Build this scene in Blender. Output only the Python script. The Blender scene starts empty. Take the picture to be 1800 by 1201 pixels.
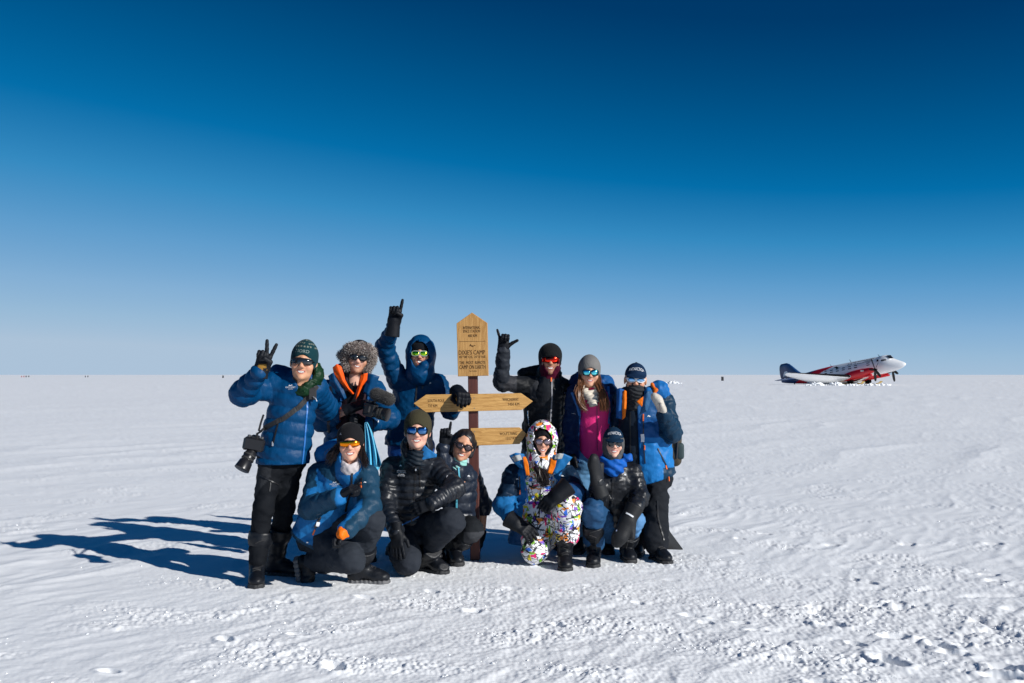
import bpy, math, random
import numpy as np
from mathutils import Vector, Matrix
from mathutils.bvhtree import BVHTree
random.seed(7); RNG = np.random.RandomState(11)
scene = bpy.context.scene
COL = scene.collection
PI = math.pi

# ------------------------------------------------------------------ camera
FPX = 1750.0; CX, CY = 900.0, 600.5; CAMZ = 1.5
PITCH = math.atan((659.0 - CY) / FPX)
cam = bpy.data.cameras.new('camera'); cam_o = bpy.data.objects.new('camera', cam); COL.objects.link(cam_o)
cam.sensor_width = 36.0; cam.lens = 35.0; cam.clip_start = 0.05; cam.clip_end = 60000
cam_o.location = (0, 0, CAMZ); cam_o.rotation_euler = (PI / 2 + PITCH, 0, math.radians(0.0))
cam.dof.use_dof = True; cam.dof.focus_distance = 7.8; cam.dof.aperture_fstop = 11
scene.camera = cam_o

# ------------------------------------------------------------------ sky and sun
SUN_DIR = Vector((1.66, -1.16, 1.0)).normalized()
SUN_EL = math.asin(SUN_DIR.z); SUN_AZ = math.atan2(SUN_DIR.x, SUN_DIR.y)
world = bpy.data.worlds.new('World'); scene.world = world; world.use_nodes = True
nt = world.node_tree; nt.nodes.clear()
sky = nt.nodes.new('ShaderNodeTexSky'); sky.sky_type = 'NISHITA'; sky.sun_disc = False
sky.sun_elevation = SUN_EL; sky.sun_rotation = SUN_AZ
sky.altitude = 2500; sky.air_density = 1.0; sky.dust_density = 0.25; sky.ozone_density = 3.0
# the photograph's grade: the physical sky's brightness picks the deep polar blue
sepc = nt.nodes.new('ShaderNodeSeparateColor'); dim = nt.nodes.new('ShaderNodeMath'); dim.operation = 'MULTIPLY'; dim.inputs[1].default_value = 0.10
ramp = nt.nodes.new('ShaderNodeValToRGB'); cr = ramp.color_ramp; cr.interpolation = 'LINEAR'
SKYC = [(0.0, (0, .012, .06)), (.055, (0, .024, .095)), (.094, (0, .041, .142)), (.131, (0, .098, .275)), (.164, (.001, .15, .386)), (.216, (.034, .246, .515)),
        (.29, (.114, .328, .591)), (.404, (.223, .418, .645)), (.529, (.305, .479, .66)), (.70, (.40, .527, .672))]
cr.elements[0].position = SKYC[0][0]; cr.elements[0].color = (*SKYC[0][1], 1); cr.elements[1].position = SKYC[-1][0]; cr.elements[1].color = (*SKYC[-1][1], 1)
for p_, c_ in SKYC[1:-1]:
    e_ = cr.elements.new(p_); e_.color = (*c_, 1)
lift = nt.nodes.new('ShaderNodeVectorMath'); lift.operation = 'SCALE'; lift.inputs['Scale'].default_value = 10.0
bg = nt.nodes.new('ShaderNodeBackground'); bg.inputs['Strength'].default_value = 0.10
wo = nt.nodes.new('ShaderNodeOutputWorld')
nt.links.new(sky.outputs[0], sepc.inputs[0]); nt.links.new(sepc.outputs[0], dim.inputs[0]); nt.links.new(dim.outputs[0], ramp.inputs[0])
nt.links.new(ramp.outputs[0], lift.inputs[0]); nt.links.new(lift.outputs[0], bg.inputs['Color']); nt.links.new(bg.outputs[0], wo.inputs['Surface'])
sun = bpy.data.lights.new('sun', 'SUN'); sun_o = bpy.data.objects.new('sun', sun); COL.objects.link(sun_o)
sun.energy = 5.0; sun.angle = math.radians(0.55); sun.color = (1.0, 0.97, 0.925)
sun_o.rotation_euler = SUN_DIR.to_track_quat('Z', 'Y').to_euler()
vs = scene.view_settings; vs.view_transform = 'Standard'; vs.look = 'None'; vs.exposure = 0.04; vs.gamma = 1.0
vs.use_curve_mapping = False
scene.cycles.max_bounces = 6; scene.cycles.use_denoising = True

# ------------------------------------------------------------------ pixel helpers (photo pixels, 1800 wide)
def at(px, py, Y):
    u = (px - CX) / FPX; v = (CY - py) / FPX
    d = np.array([u, math.cos(PITCH) - v * math.sin(PITCH), math.sin(PITCH) + v * math.cos(PITCH)])
    t = Y / d[1]
    return np.array([d[0] * t, Y, CAMZ + d[2] * t])
def gnd(px, Y, z=0.0):
    return np.array([(px - CX) / FPX * (Y * math.cos(PITCH) + (z - CAMZ) * math.sin(PITCH)), Y, z])
def A(*v): return np.array(v, float)
def nrm(v):
    v = np.asarray(v, float); return v / max(1e-9, np.linalg.norm(v))

# ------------------------------------------------------------------ objects
def tag(o, label=None, cat=None, group=None, kind=None):
    if label: o['label'] = label
    if cat: o['category'] = cat
    if group: o['group'] = group
    if kind: o['kind'] = kind
    return o
def empty(name, loc, label=None, cat=None, group=None):
    o = bpy.data.objects.new(name, None); COL.objects.link(o); o.location = tuple(float(c) for c in loc)
    o.empty_display_size = 0.1
    return tag(o, label, cat, group)
def wbase(parent):
    b = np.zeros(3)
    while parent is not None:
        b += np.array(parent.location); parent = parent.parent
    return b
def mk(name, V, F, mat, parent=None, col=None, smooth=True, loc=None):
    """world-space verts; the object's own origin is its parent's (or loc)"""
    V = np.asarray(V, dtype=np.float64).reshape(-1, 3)
    b = wbase(parent) if parent is not None else np.zeros(3)
    if loc is not None: b = b * 0 + np.asarray(loc, float)
    me = bpy.data.meshes.new(name)
    if isinstance(F, np.ndarray) and F.ndim == 2:
        n, k = F.shape
        me.vertices.add(len(V)); me.vertices.foreach_set('co', (V - b).astype(np.float32).ravel())
        me.loops.add(n * k); me.loops.foreach_set('vertex_index', F.astype(np.int32).ravel())
        me.polygons.add(n); me.polygons.foreach_set('loop_start', np.arange(0, n * k, k, dtype=np.int32))
        me.update(calc_edges=True); me.validate()
    else:
        me.from_pydata((V - b).tolist(), [], [list(map(int, f)) for f in F]); me.update()
    if smooth: me.polygons.foreach_set('use_smooth', np.ones(len(me.polygons), dtype=bool))
    if col is not None:
        c = np.asarray(col, float)
        if c.ndim == 1: c = np.tile(c[:3], (len(V), 1))
        ca = me.color_attributes.new('Col', 'FLOAT_COLOR', 'POINT')
        ca.data.foreach_set('color', np.hstack([c[:, :3], np.ones((len(V), 1))]).astype(np.float32).ravel())
    if mat is not None: me.materials.append(mat)
    o = bpy.data.objects.new(name, me); COL.objects.link(o)
    if parent is not None: o.parent = parent
    if loc is not None: o.location = tuple(float(c) for c in loc)
    return o

class MB:
    """collects simple shapes into one mesh"""
    def __init__(s): s.V = []; s.F = []; s.n = 0
    def raw(s, V, F):
        V = np.asarray(V, float); s.V.append(V)
        s.F += [[int(i) + s.n for i in f] for f in F]; s.n += len(V); return s
    def tube(s, pts, r, n=6, cap=True, flat=None):
        pts = [np.asarray(p, float) for p in pts]; m = len(pts)
        rr = r if hasattr(r, '__len__') else [r] * m
        V = []; prev = None
        for i in range(m):
            t = nrm(pts[min(i + 1, m - 1)] - pts[max(i - 1, 0)])
            ref = prev if prev is not None else (A(0, 0, 1) if abs(t[2]) < .9 else A(1, 0, 0))
            u = nrm(np.cross(t, ref)); w = np.cross(u, t); prev = w
            if flat is not None:      # ribbon: flat = (normal, half width, half thickness)
                nn = np.asarray(flat[0][i] if np.ndim(flat[0]) > 1 else flat[0], float)
                w = nrm(nn - t * nn.dot(t)); u = np.cross(t, w); prev = w
                for sx, sy in ((-1, -1), (1, -1), (1, 1), (-1, 1)): V.append(pts[i] + u * sx * flat[1] + w * sy * flat[2])
                continue
            for k in range(n):
                a = 2 * PI * k / n; V.append(pts[i] + rr[i] * (math.cos(a) * u + math.sin(a) * w))
        if flat is not None: n = 4
        F = [[i * n + k, i * n + (k + 1) % n, (i + 1) * n + (k + 1) % n, (i + 1) * n + k] for i in range(m - 1) for k in range(n)]
        if cap: F += [list(range(n))[::-1], list(range((m - 1) * n, m * n))]
        return s.raw(V, F)
    def box(s, c, h, R=None, bevel=0.0):
        R = np.eye(3) if R is None else np.asarray(R)      # columns = axes
        h = np.asarray(h, float)
        if bevel <= 0:
            V = [np.asarray(c) + R @ (A(x, y, z) * h) for x in (-1, 1) for y in (-1, 1) for z in (-1, 1)]
            return s.raw(V, [[0, 1, 3, 2], [4, 6, 7, 5], [0, 4, 5, 1], [2, 3, 7, 6], [0, 2, 6, 4], [1, 5, 7, 3]])
        pts = []
        for x in (-1, 1):
            for y in (-1, 1):
                for z in (-1, 1):
                    for a in range(3):
                        q = A(x, y, z) * (h - bevel); q[a] += A(x, y, z)[a] * bevel; pts.append(q)
        import bmesh
        bm = bmesh.new(); [bm.verts.new(p) for p in pts]; bmesh.ops.convex_hull(bm, input=bm.verts[:])
        bm.verts.index_update(); bm.verts.ensure_lookup_table()
        V = [np.asarray(c) + R @ np.array(v.co) for v in bm.verts]; F = [[v.index for v in f.verts] for f in bm.faces]; bm.free()
        return s.raw(V, F)
    def lathe(s, c, axis, prof, n=16):
        """prof: list of (along, radius)"""
        ax = nrm(axis); u = nrm(np.cross(ax, A(0, 0, 1) if abs(ax[2]) < .9 else A(1, 0, 0))); w = np.cross(ax, u)
        V = [np.asarray(c) + ax * a + r * (math.cos(2 * PI * k / n) * u + math.sin(2 * PI * k / n) * w) for a, r in prof for k in range(n)]
        m = len(prof)
        F = [[i * n + k, i * n + (k + 1) % n, (i + 1) * n + (k + 1) % n, (i + 1) * n + k] for i in range(m - 1) for k in range(n)]
        F += [list(range(n))[::-1], list(range((m - 1) * n, m * n))]
        return s.raw(V, F)
    def prism(s, poly, X, Yv, N, o, th):
        """polygon (2d) in plane X,Yv at o, extruded th along -N"""
        n = len(poly); X, Yv, N, o = map(np.asarray, (X, Yv, N, o))
        V = [o + X * p[0] + Yv * p[1] for p in poly] + [o + X * p[0] + Yv * p[1] - N * th for p in poly]
        F = [list(range(n)), list(range(n, 2 * n))[::-1]] + [[i, n + i, n + (i + 1) % n, (i + 1) % n] for i in range(n)]
        return s.raw(V, F)
    def build(s, name, mat, parent=None, smooth=True, loc=None, col=None):
        V = np.vstack(s.V)
        o = mk(name, V, s.F, mat, parent, smooth=smooth, loc=loc, col=col)
        if smooth:
            try: o.data.set_sharp_from_angle(angle=math.radians(40))
            except Exception: pass
        return o

# ------------------------------------------------------------------ materials
MATS = {}
def link(nt, a, b): nt.links.new(a, b)
def M(name, color=(.5, .5, .5), rough=.5, metal=0., spec=.5, bump=None, bump2=None, attr=False, vary=0., sheen=0., coat=0., vscale=8., aniso=None):
    """bump=(scale, strength, detail, distortion, stretch xyz)"""
    if name in MATS: return MATS[name]
    m = bpy.data.materials.new(name); m.use_nodes = True; nt = m.node_tree
    b = nt.nodes['Principled BSDF']
    b.inputs['Roughness'].default_value = rough; b.inputs['Metallic'].default_value = metal
    b.inputs['Specular IOR Level'].default_value = spec
    b.inputs['Sheen Weight'].default_value = sheen; b.inputs['Coat Weight'].default_value = coat
    b.inputs['Sheen Roughness'].default_value = .4
    tc = nt.nodes.new('ShaderNodeTexCoord')
    if attr:
        at_ = nt.nodes.new('ShaderNodeAttribute'); at_.attribute_name = 'Col'; src = at_.outputs['Color']
    else:
        rgb = nt.nodes.new('ShaderNodeRGB'); rgb.outputs[0].default_value = (*color, 1); src = rgb.outputs[0]
    if vary > 0:
        nz = nt.nodes.new('ShaderNodeTexNoise'); nz.inputs['Scale'].default_value = vscale; nz.inputs['Detail'].default_value = 5
        link(nt, tc.outputs['Object'], nz.inputs['Vector'])
        mr = nt.nodes.new('ShaderNodeMapRange'); mr.inputs['From Min'].default_value = .3; mr.inputs['From Max'].default_value = .7
        mr.inputs['To Min'].default_value = 1 - vary; mr.inputs['To Max'].default_value = 1 + vary
        link(nt, nz.outputs['Fac'], mr.inputs['Value'])
        mx = nt.nodes.new('ShaderNodeVectorMath'); mx.operation = 'SCALE'
        link(nt, src, mx.inputs[0]); link(nt, mr.outputs[0], mx.inputs['Scale']); src = mx.outputs[0]
    link(nt, src, b.inputs['Base Color'])
    prev = None
    for bp in (bump, bump2):
        if not bp: continue
        sc, st, det, dis = bp[:4]; stretch = bp[4] if len(bp) > 4 else (1, 1, 1)
        mp = nt.nodes.new('ShaderNodeMapping'); mp.inputs['Scale'].default_value = stretch
        link(nt, tc.outputs['Object'], mp.inputs['Vector'])
        nz = nt.nodes.new('ShaderNodeTexNoise'); nz.inputs['Scale'].default_value = sc; nz.inputs['Detail'].default_value = det
        nz.inputs['Distortion'].default_value = dis
        link(nt, mp.outputs[0], nz.inputs['Vector'])
        bn = nt.nodes.new('ShaderNodeBump'); bn.inputs['Strength'].default_value = st
        bn.inputs['Distance'].default_value = bp[5] if len(bp) > 5 else .01
        link(nt, nz.outputs['Fac'], bn.inputs['Height'])
        if prev is not None: link(nt, prev, bn.inputs['Normal'])
        prev = bn.outputs['Normal']
    if prev is not None: link(nt, prev, b.inputs['Normal'])
    MATS[name] = m; return m

# ------------------------------------------------------------------ noise
def _hash(i, j, k, seed):
    n = (i * 374761393 + j * 668265263 + k * 2147483647 % 1274126177 + seed * 144665) & 0x7fffffff
    n = ((n ^ (n >> 13)) * 1274126177) & 0x7fffffff
    n = ((n ^ (n >> 16)) * 668265263) & 0x7fffffff
    return (n ^ (n >> 15)) & 0xffff
def vnoise3(x, y, z, seed=0):
    xi = np.floor(x).astype(np.int64); yi = np.floor(y).astype(np.int64); zi = np.floor(z).astype(np.int64)
    fx = x - xi; fy = y - yi; fz = z - zi
    fx = fx * fx * (3 - 2 * fx); fy = fy * fy * (3 - 2 * fy); fz = fz * fz * (3 - 2 * fz)
    r = 0
    for a in (0, 1):
        for b in (0, 1):
            for c in (0, 1):
                w = (fx if a else 1 - fx) * (fy if b else 1 - fy) * (fz if c else 1 - fz)
                r = r + w * (_hash(xi + a, yi + b, zi + c, seed) / 32767.5 - 1)
    return r
def pnoise2(x, y, seed=0):
    xi = np.floor(x).astype(np.int64); yi = np.floor(y).astype(np.int64)
    fx = x - xi; fy = y - yi
    ux = fx * fx * fx * (fx * (fx * 6 - 15) + 10); uy = fy * fy * fy * (fy * (fy * 6 - 15) + 10)
    def g(a, b):
        th = _hash(xi + a, yi + b, xi * 0, seed) * (2 * PI / 65536.)
        return np.cos(th) * (fx - a) + np.sin(th) * (fy - b)
    n0 = g(0, 0) * (1 - ux) + g(1, 0) * ux; n1 = g(0, 1) * (1 - ux) + g(1, 1) * ux
    return (n0 * (1 - uy) + n1 * uy) * 1.5
# ------------------------------------------------------------------ implicit surfaces -> one continuous mesh
class Prim:
    tag = ''
    def __init__(s, fn, lo, hi, tag=''): s.fn = fn; s.lo = np.asarray(lo, float); s.hi = np.asarray(hi, float); s.tag = tag
    def __call__(s, x, y, z): return s.fn(x, y, z)
def cone(a, b, ra, rb, flat=None, baf=None, tag='', ff=None):
    """tapered capsule; flat=(dir, f): thinner by f along dir; baf=(spacing, amplitude[, phase]): quilted rings"""
    a = np.asarray(a, float); b = np.asarray(b, float); d = b - a; bb = max(1e-9, d.dot(d)); L = math.sqrt(bb)
    def fn(x, y, z):
        px = x - a[0]; py = y - a[1]; pz = z - a[2]
        tu = (px * d[0] + py * d[1] + pz * d[2]) / bb
        t = np.clip(tu, 0, 1)
        qx = px - t * d[0]; qy = py - t * d[1]; qz = pz - t * d[2]
        r2 = qx * qx + qy * qy + qz * qz; sc = 1.0
        if flat is not None:
            n, f = flat; c = qx * n[0] + qy * n[1] + qz * n[2]
            r2 = r2 + c * c * (f * f - 1); sc = 2 / (1 + f)
        rr = ra + t * (rb - ra)
        if baf is not None:
            s = tu * L + (baf[2] if len(baf) > 2 else 0)
            if len(baf) > 3: s = s + baf[3] * np.sin(qx * 9 + qy * 7 + 1)
            rr = rr + baf[1] * (np.abs(np.sin(PI * s / baf[0])) ** .55 - .75)
        return (np.sqrt(r2) - rr) * sc
    m = max(ra, rb) + (baf[1] if baf else 0)
    if flat is not None and flat[1] < 1: m /= flat[1]
    return Prim(fn, np.minimum(a, b) - m, np.maximum(a, b) + m, tag)
def ell(c, r, R=None, tag=''):
    c = np.asarray(c, float); r = np.asarray(r, float) if np.ndim(r) else A(r, r, r)
    Rm = np.eye(3) if R is None else np.asarray(R)
    def fn(x, y, z):
        p = (x - c[0], y - c[1], z - c[2])
        k0 = 0; k1 = 0
        for i in range(3):
            q = p[0] * Rm[0, i] + p[1] * Rm[1, i] + p[2] * Rm[2, i]
            k0 = k0 + (q / r[i]) ** 2; k1 = k1 + (q / r[i] ** 2) ** 2
        k0 = np.sqrt(k0); k1 = np.sqrt(k1) + 1e-6
        return k0 * (k0 - 1) / k1
    m = np.sqrt(((Rm * r) ** 2).sum(1))
    return Prim(fn, c - m, c + m, tag)
def rbox(c, h, R=None, rd=.01, tag=''):
    c = np.asarray(c, float); h = np.asarray(h, float) - rd; Rm = np.eye(3) if R is None else np.asarray(R)
    def fn(x, y, z):
        p = (x - c[0], y - c[1], z - c[2]); o = 0; ins = -9.
        for i in range(3):
            q = np.abs(p[0] * Rm[0, i] + p[1] * Rm[1, i] + p[2] * Rm[2, i]) - h[i]
            o = o + np.maximum(q, 0) ** 2; ins = np.maximum(ins, q)
        return np.sqrt(o) + np.minimum(ins, 0) - rd
    m = np.abs(Rm) @ (h + rd)
    return Prim(fn, c - m, c + m, tag)
def plane(n, p):
    n = nrm(n); k = n.dot(np.asarray(p, float))
    return Prim(lambda x, y, z: x * n[0] + y * n[1] + z * n[2] - k, A(-9, -9, -9), A(9, 99, 9))
def smin(a, b, k):
    if k <= 0: return np.minimum(a, b)
    h = np.maximum(k - np.abs(a - b), 0) / k
    return np.minimum(a, b) - h * h * k * .25
def nets(F, lo, h):
    ins = F < 0
    c = np.zeros(tuple(n - 1 for n in F.shape), np.int8)
    sl = lambda o, n: slice(o, n - 1 + o)
    offs = [(a, b, d) for a in (0, 1) for b in (0, 1) for d in (0, 1)]
    for o in offs: c += ins[sl(o[0], F.shape[0]), sl(o[1], F.shape[1]), sl(o[2], F.shape[2])]
    m = (c > 0) & (c < 8); I = np.argwhere(m)
    vals = np.stack([F[I[:, 0] + o[0], I[:, 1] + o[1], I[:, 2] + o[2]] for o in offs], 1)
    P = np.zeros((len(I), 3)); n = np.zeros(len(I)); O = np.array(offs, float)
    for i in range(8):
        for j in range(i + 1, 8):
            if abs(O[i] - O[j]).sum() != 1: continue
            x = (vals[:, i] < 0) != (vals[:, j] < 0)
            t = np.where(x, vals[:, i] / np.where(x, vals[:, i] - vals[:, j], 1), 0)
            P += np.where(x[:, None], O[i] + t[:, None] * (O[j] - O[i]), 0); n += x
    V = lo + h * (I + P / np.maximum(n, 1)[:, None])
    idx = np.full(m.shape, -1, np.int64); idx[m] = np.arange(len(I))
    Q = []
    for ax in range(3):
        e = [1 if k == ax else 0 for k in range(3)]
        n_ = F.shape
        s0 = tuple(slice(0 if k == ax else 1, n_[k] - 1) for k in range(3))
        s1 = tuple(slice(1 if k == ax else 1, n_[k] if k == ax else n_[k] - 1) for k in range(3))
        x = ins[s0] != ins[s1]
        J = np.argwhere(x)
        for k in range(3):
            if k != ax: J[:, k] += 1
        b, d = [(1, 2), (2, 0), (0, 1)][ax]
        eb = np.eye(3, dtype=int)[b]; ed = np.eye(3, dtype=int)[d]
        q = [idx[tuple((J - o).T)] for o in (eb * 0, eb, eb + ed, ed)]
        q = np.stack(q, 1)
        fl = ~ins[tuple(J.T)]
        q[fl] = q[fl][:, ::-1]
        Q.append(q)
    return V, np.vstack(Q)
class G:
    def __init__(s, h=.01): s.h = h; s.ops = []; s.shell = 0; s.disp = None; s.post = []
    def add(s, p, k=.03): s.ops.append(('u', p, k)); return s
    def sub(s, p, k=.01): s.ops.append(('s', p, k)); return s
    def cut(s, p, k=.005): s.ops.append(('i', p, k)); return s
    def psub(s, p, k=.0): s.post.append(('s', p, k)); return s
    def pcut(s, p, k=.0): s.post.append(('i', p, k)); return s
    def _apply(s, F, ops, ax, lo):
        h = s.h
        for op, p, k in ops:
            mg = k + 3 * h
            if op == 'i': i0, i1 = [0] * 3, list(F.shape)
            else:
                i0 = [max(0, int((p.lo[d] - mg - lo[d]) / h)) for d in range(3)]
                i1 = [min(F.shape[d], int((p.hi[d] + mg - lo[d]) / h) + 2) for d in range(3)]
            if any(i1[d] <= i0[d] for d in range(3)): continue
            x, y, z = ax[0][i0[0]:i1[0], None, None], ax[1][None, i0[1]:i1[1], None], ax[2][None, None, i0[2]:i1[2]]
            B = F[i0[0]:i1[0], i0[1]:i1[1], i0[2]:i1[2]]
            d = p(x, y, z)
            if op == 'u': B[...] = smin(B, d, k)
            elif op == 's': B[...] = -smin(-B, d, k)
            else: B[...] = -smin(-B, -d, k)
    def mesh(s, colfn=None):
        us = [o for o in s.ops if o[0] == 'u']
        lo = np.min([o[1].lo for o in us], 0) - 4 * s.h - .01; hi = np.max([o[1].hi for o in us], 0) + 4 * s.h + .01
        n = np.ceil((hi - lo) / s.h).astype(int) + 1
        ax = [lo[d] + s.h * np.arange(n[d]) for d in range(3)]
        F = np.full(tuple(n), 1.0)
        s._apply(F, s.ops, ax, lo)
        if s.disp is not None:
            I = np.argwhere(np.abs(F) < .05); P = lo + s.h * I
            F[tuple(I.T)] += s.disp(P[:, 0], P[:, 1], P[:, 2])
        F0 = F
        if s.shell > 0: F = np.abs(F + s.shell / 2) - s.shell / 2
        if s.post: F = F.copy(); s._apply(F, s.post, ax, lo)
        for d in range(3):
            sl = [slice(None)] * 3
            for e in (0, -1): sl[d] = e; F[tuple(sl)] = np.maximum(F[tuple(sl)], s.h)
        V, Q = nets(F, lo, s.h)
        T = np.array([o[1](V[:, 0], V[:, 1], V[:, 2]) for o in us]).argmin(0)
        tags = np.array([o[1].tag for o in us])[T]
        I = np.clip(np.round((V - lo) / s.h).astype(int), 0, np.array(F0.shape) - 1)
        depth = F0[tuple(I.T)]
        col = colfn(V, tags, depth) if callable(colfn) else colfn
        return V, Q, col
    def build(s, name, mat, parent, col=None):
        V, Q, c = s.mesh(col)
        o = mk(name, V, Q, mat, parent, col=c)
        o_bvh[o.name] = (V, Q)
        return o
o_bvh = {}
def bvh(*objs):
    V = []; Q = []; n = 0
    for o in objs:
        v, q = o_bvh[o.name]; V.append(v); Q.append(q + n); n += len(v)
    return BVHTree.FromPolygons(np.vstack(V).tolist(), np.vstack(Q).tolist())
CAMP = Vector((0, 0, CAMZ))
def hit(tree, px, py, off=.004):
    d = Vector(at(px, py, 8.0)) - CAMP
    loc, n, i, dist = tree.ray_cast(CAMP, d.normalized())
    if loc is None: return None, None
    if n.dot(d) > 0: n = -n
    return np.array(loc) + np.array(n) * off, np.array(n)
def strip(name, tree, pix, half, thick, mat, parent, off=.003, sub=4):
    """a ribbon (zip, strap, drawcord) lying on a surface along photo pixels"""
    P = []; N = []
    for i in range(len(pix) - 1):
        for k in range(sub):
            f = k / sub; q = (pix[i][0] * (1 - f) + pix[i + 1][0] * f, pix[i][1] * (1 - f) + pix[i + 1][1] * f)
            p, n = hit(tree, q[0], q[1], off)
            if p is not None: P.append(p); N.append(n)
    p, n = hit(tree, *pix[-1], off)
    if p is not None: P.append(p); N.append(n)
    if len(P) < 2: return None
    P = np.array(P); N = np.array(N)
    for _ in range(2):
        if len(P) > 3:
            N[1:-1] = (N[:-2] + N[1:-1] * 2 + N[2:]) / 4
    return MB().tube(P, half, flat=(N, half, thick)).build(name, mat, parent, smooth=False)
_tc = {}
def text2d(body, size=1., sx=1., align='CENTER'):
    key = (body, align)
    if key not in _tc:
        cu = bpy.data.curves.new('lettering', 'FONT'); cu.body = body; cu.align_x = align; cu.align_y = 'CENTER'; cu.resolution_u = 2
        ob = bpy.data.objects.new('lettering', cu); COL.objects.link(ob)
        dg = bpy.context.evaluated_depsgraph_get(); me = bpy.data.meshes.new_from_object(ob.evaluated_get(dg))
        V = np.array([v.co[:2] for v in me.vertices]); F = [list(p.vertices) for p in me.polygons]
        bpy.data.objects.remove(ob); bpy.data.curves.remove(cu); bpy.data.meshes.remove(me)
        _tc[key] = (V, F)
    V, F = _tc[key]
    return V * A(size * sx, size), F
def decal(name, tree, px, py, shapes, mat, parent, roll=0., off=.004, toward=None):
    """flat print laid on a garment: shapes = list of (V2, F) in metres; follows the surface"""
    p, n = hit(tree, px, py, 0)
    if p is None: return None
    n = nrm(n * .5 + nrm(A(0, 0, CAMZ) - p) * .5)
    X = nrm(np.cross(A(0, 0, 1), n)); Yv = np.cross(n, X)
    c, s_ = math.cos(roll), math.sin(roll); X, Yv = X * c - Yv * s_, Yv * c + X * s_
    mb = MB()
    for V2, F in shapes:
        V = []
        for u, v in V2:
            q = p + X * u + Yv * v + n * .12
            loc, nn, i, d = tree.ray_cast(Vector(q), Vector(-n), .3)
            V.append(np.array(loc) + n * off if loc is not None else p + X * u + Yv * v + n * off)
        mb.raw(V, F)
    return mb.build(name, mat, parent, smooth=False)
def poly2(pts, dx=0, dy=0, s=1.): return (np.array(pts, float) * s + A(dx, dy), [list(range(len(pts)))])
# ------------------------------------------------------------------ snow ground
def sstep(a, b, x):
    t = np.clip((x - a) / (b - a), 0, 1); return t * t * (3 - 2 * t)
WIND = nrm(A(.52, .85, 0))
PRINTS = [(1217, 1082, 1.0, .5), (1302, 1094, .7, .4), (1330, 1110, .8, .3), (1460, 1097, 1.2, .6), (1570, 1118, 1.1, .2), (1565, 1163, 1.5, 1.3),
          (1655, 1135, 1.2, 1.2), (1675, 1148, 1.1, .5), (1495, 1015, 1.0, .7), (1520, 1021, 1.2, .8), (1575, 1058, .9, .5), (1589, 1065, .9, .5),
          (1432, 1066, .8, .2), (1505, 1132, .8, 1.0), (1630, 1122, .8, .2), (1738, 1006, 1.0, .3), (1752, 1018, 1.0, .4), (1690, 1132, .7, .3),
          (395, 1126, .9, 1.0), (522, 1117, .8, .3), (585, 1176, 1.2, 1.1), (192, 1184, .8, .4), (1418, 1133, .7, .5), (1780, 1180, 1.3, .5), (1760, 1172, 1., .6),
          (640, 1050, .9, .6), (760, 1040, .9, 1.0), (900, 1035, .9, .5), (1040, 1030, .8, .8), (1180, 1020, .9, .4), (1260, 1010, .9, .7), (830, 1075, .8, .3), (980, 1100, .8, 1.1), (500, 1060, .8, .4), (1345, 940, .8, .2), (1462, 957, .9, .2), (1300, 948, .7, .4), (1595, 955, .9, .2), (1745, 953, 1., .3), (1296, 973, .8, .8), (1760, 1190, 1.2, .4),
          (1240, 1095, .7, .6), (1390, 1160, .8, .4), (1440, 1205, 1.0, .6), (1530, 1065, .9, .6), (1350, 1066, .8, .3), (1065, 1090, .7, .4), (1120, 1060, .6, .5)]
def pix_ground(px, py):
    p0 = at(px, py, 5.0); d = p0 - A(0, 0, CAMZ); t = CAMZ / max(1e-4, -d[2]); return d[0] * t, d[1] * t
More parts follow.
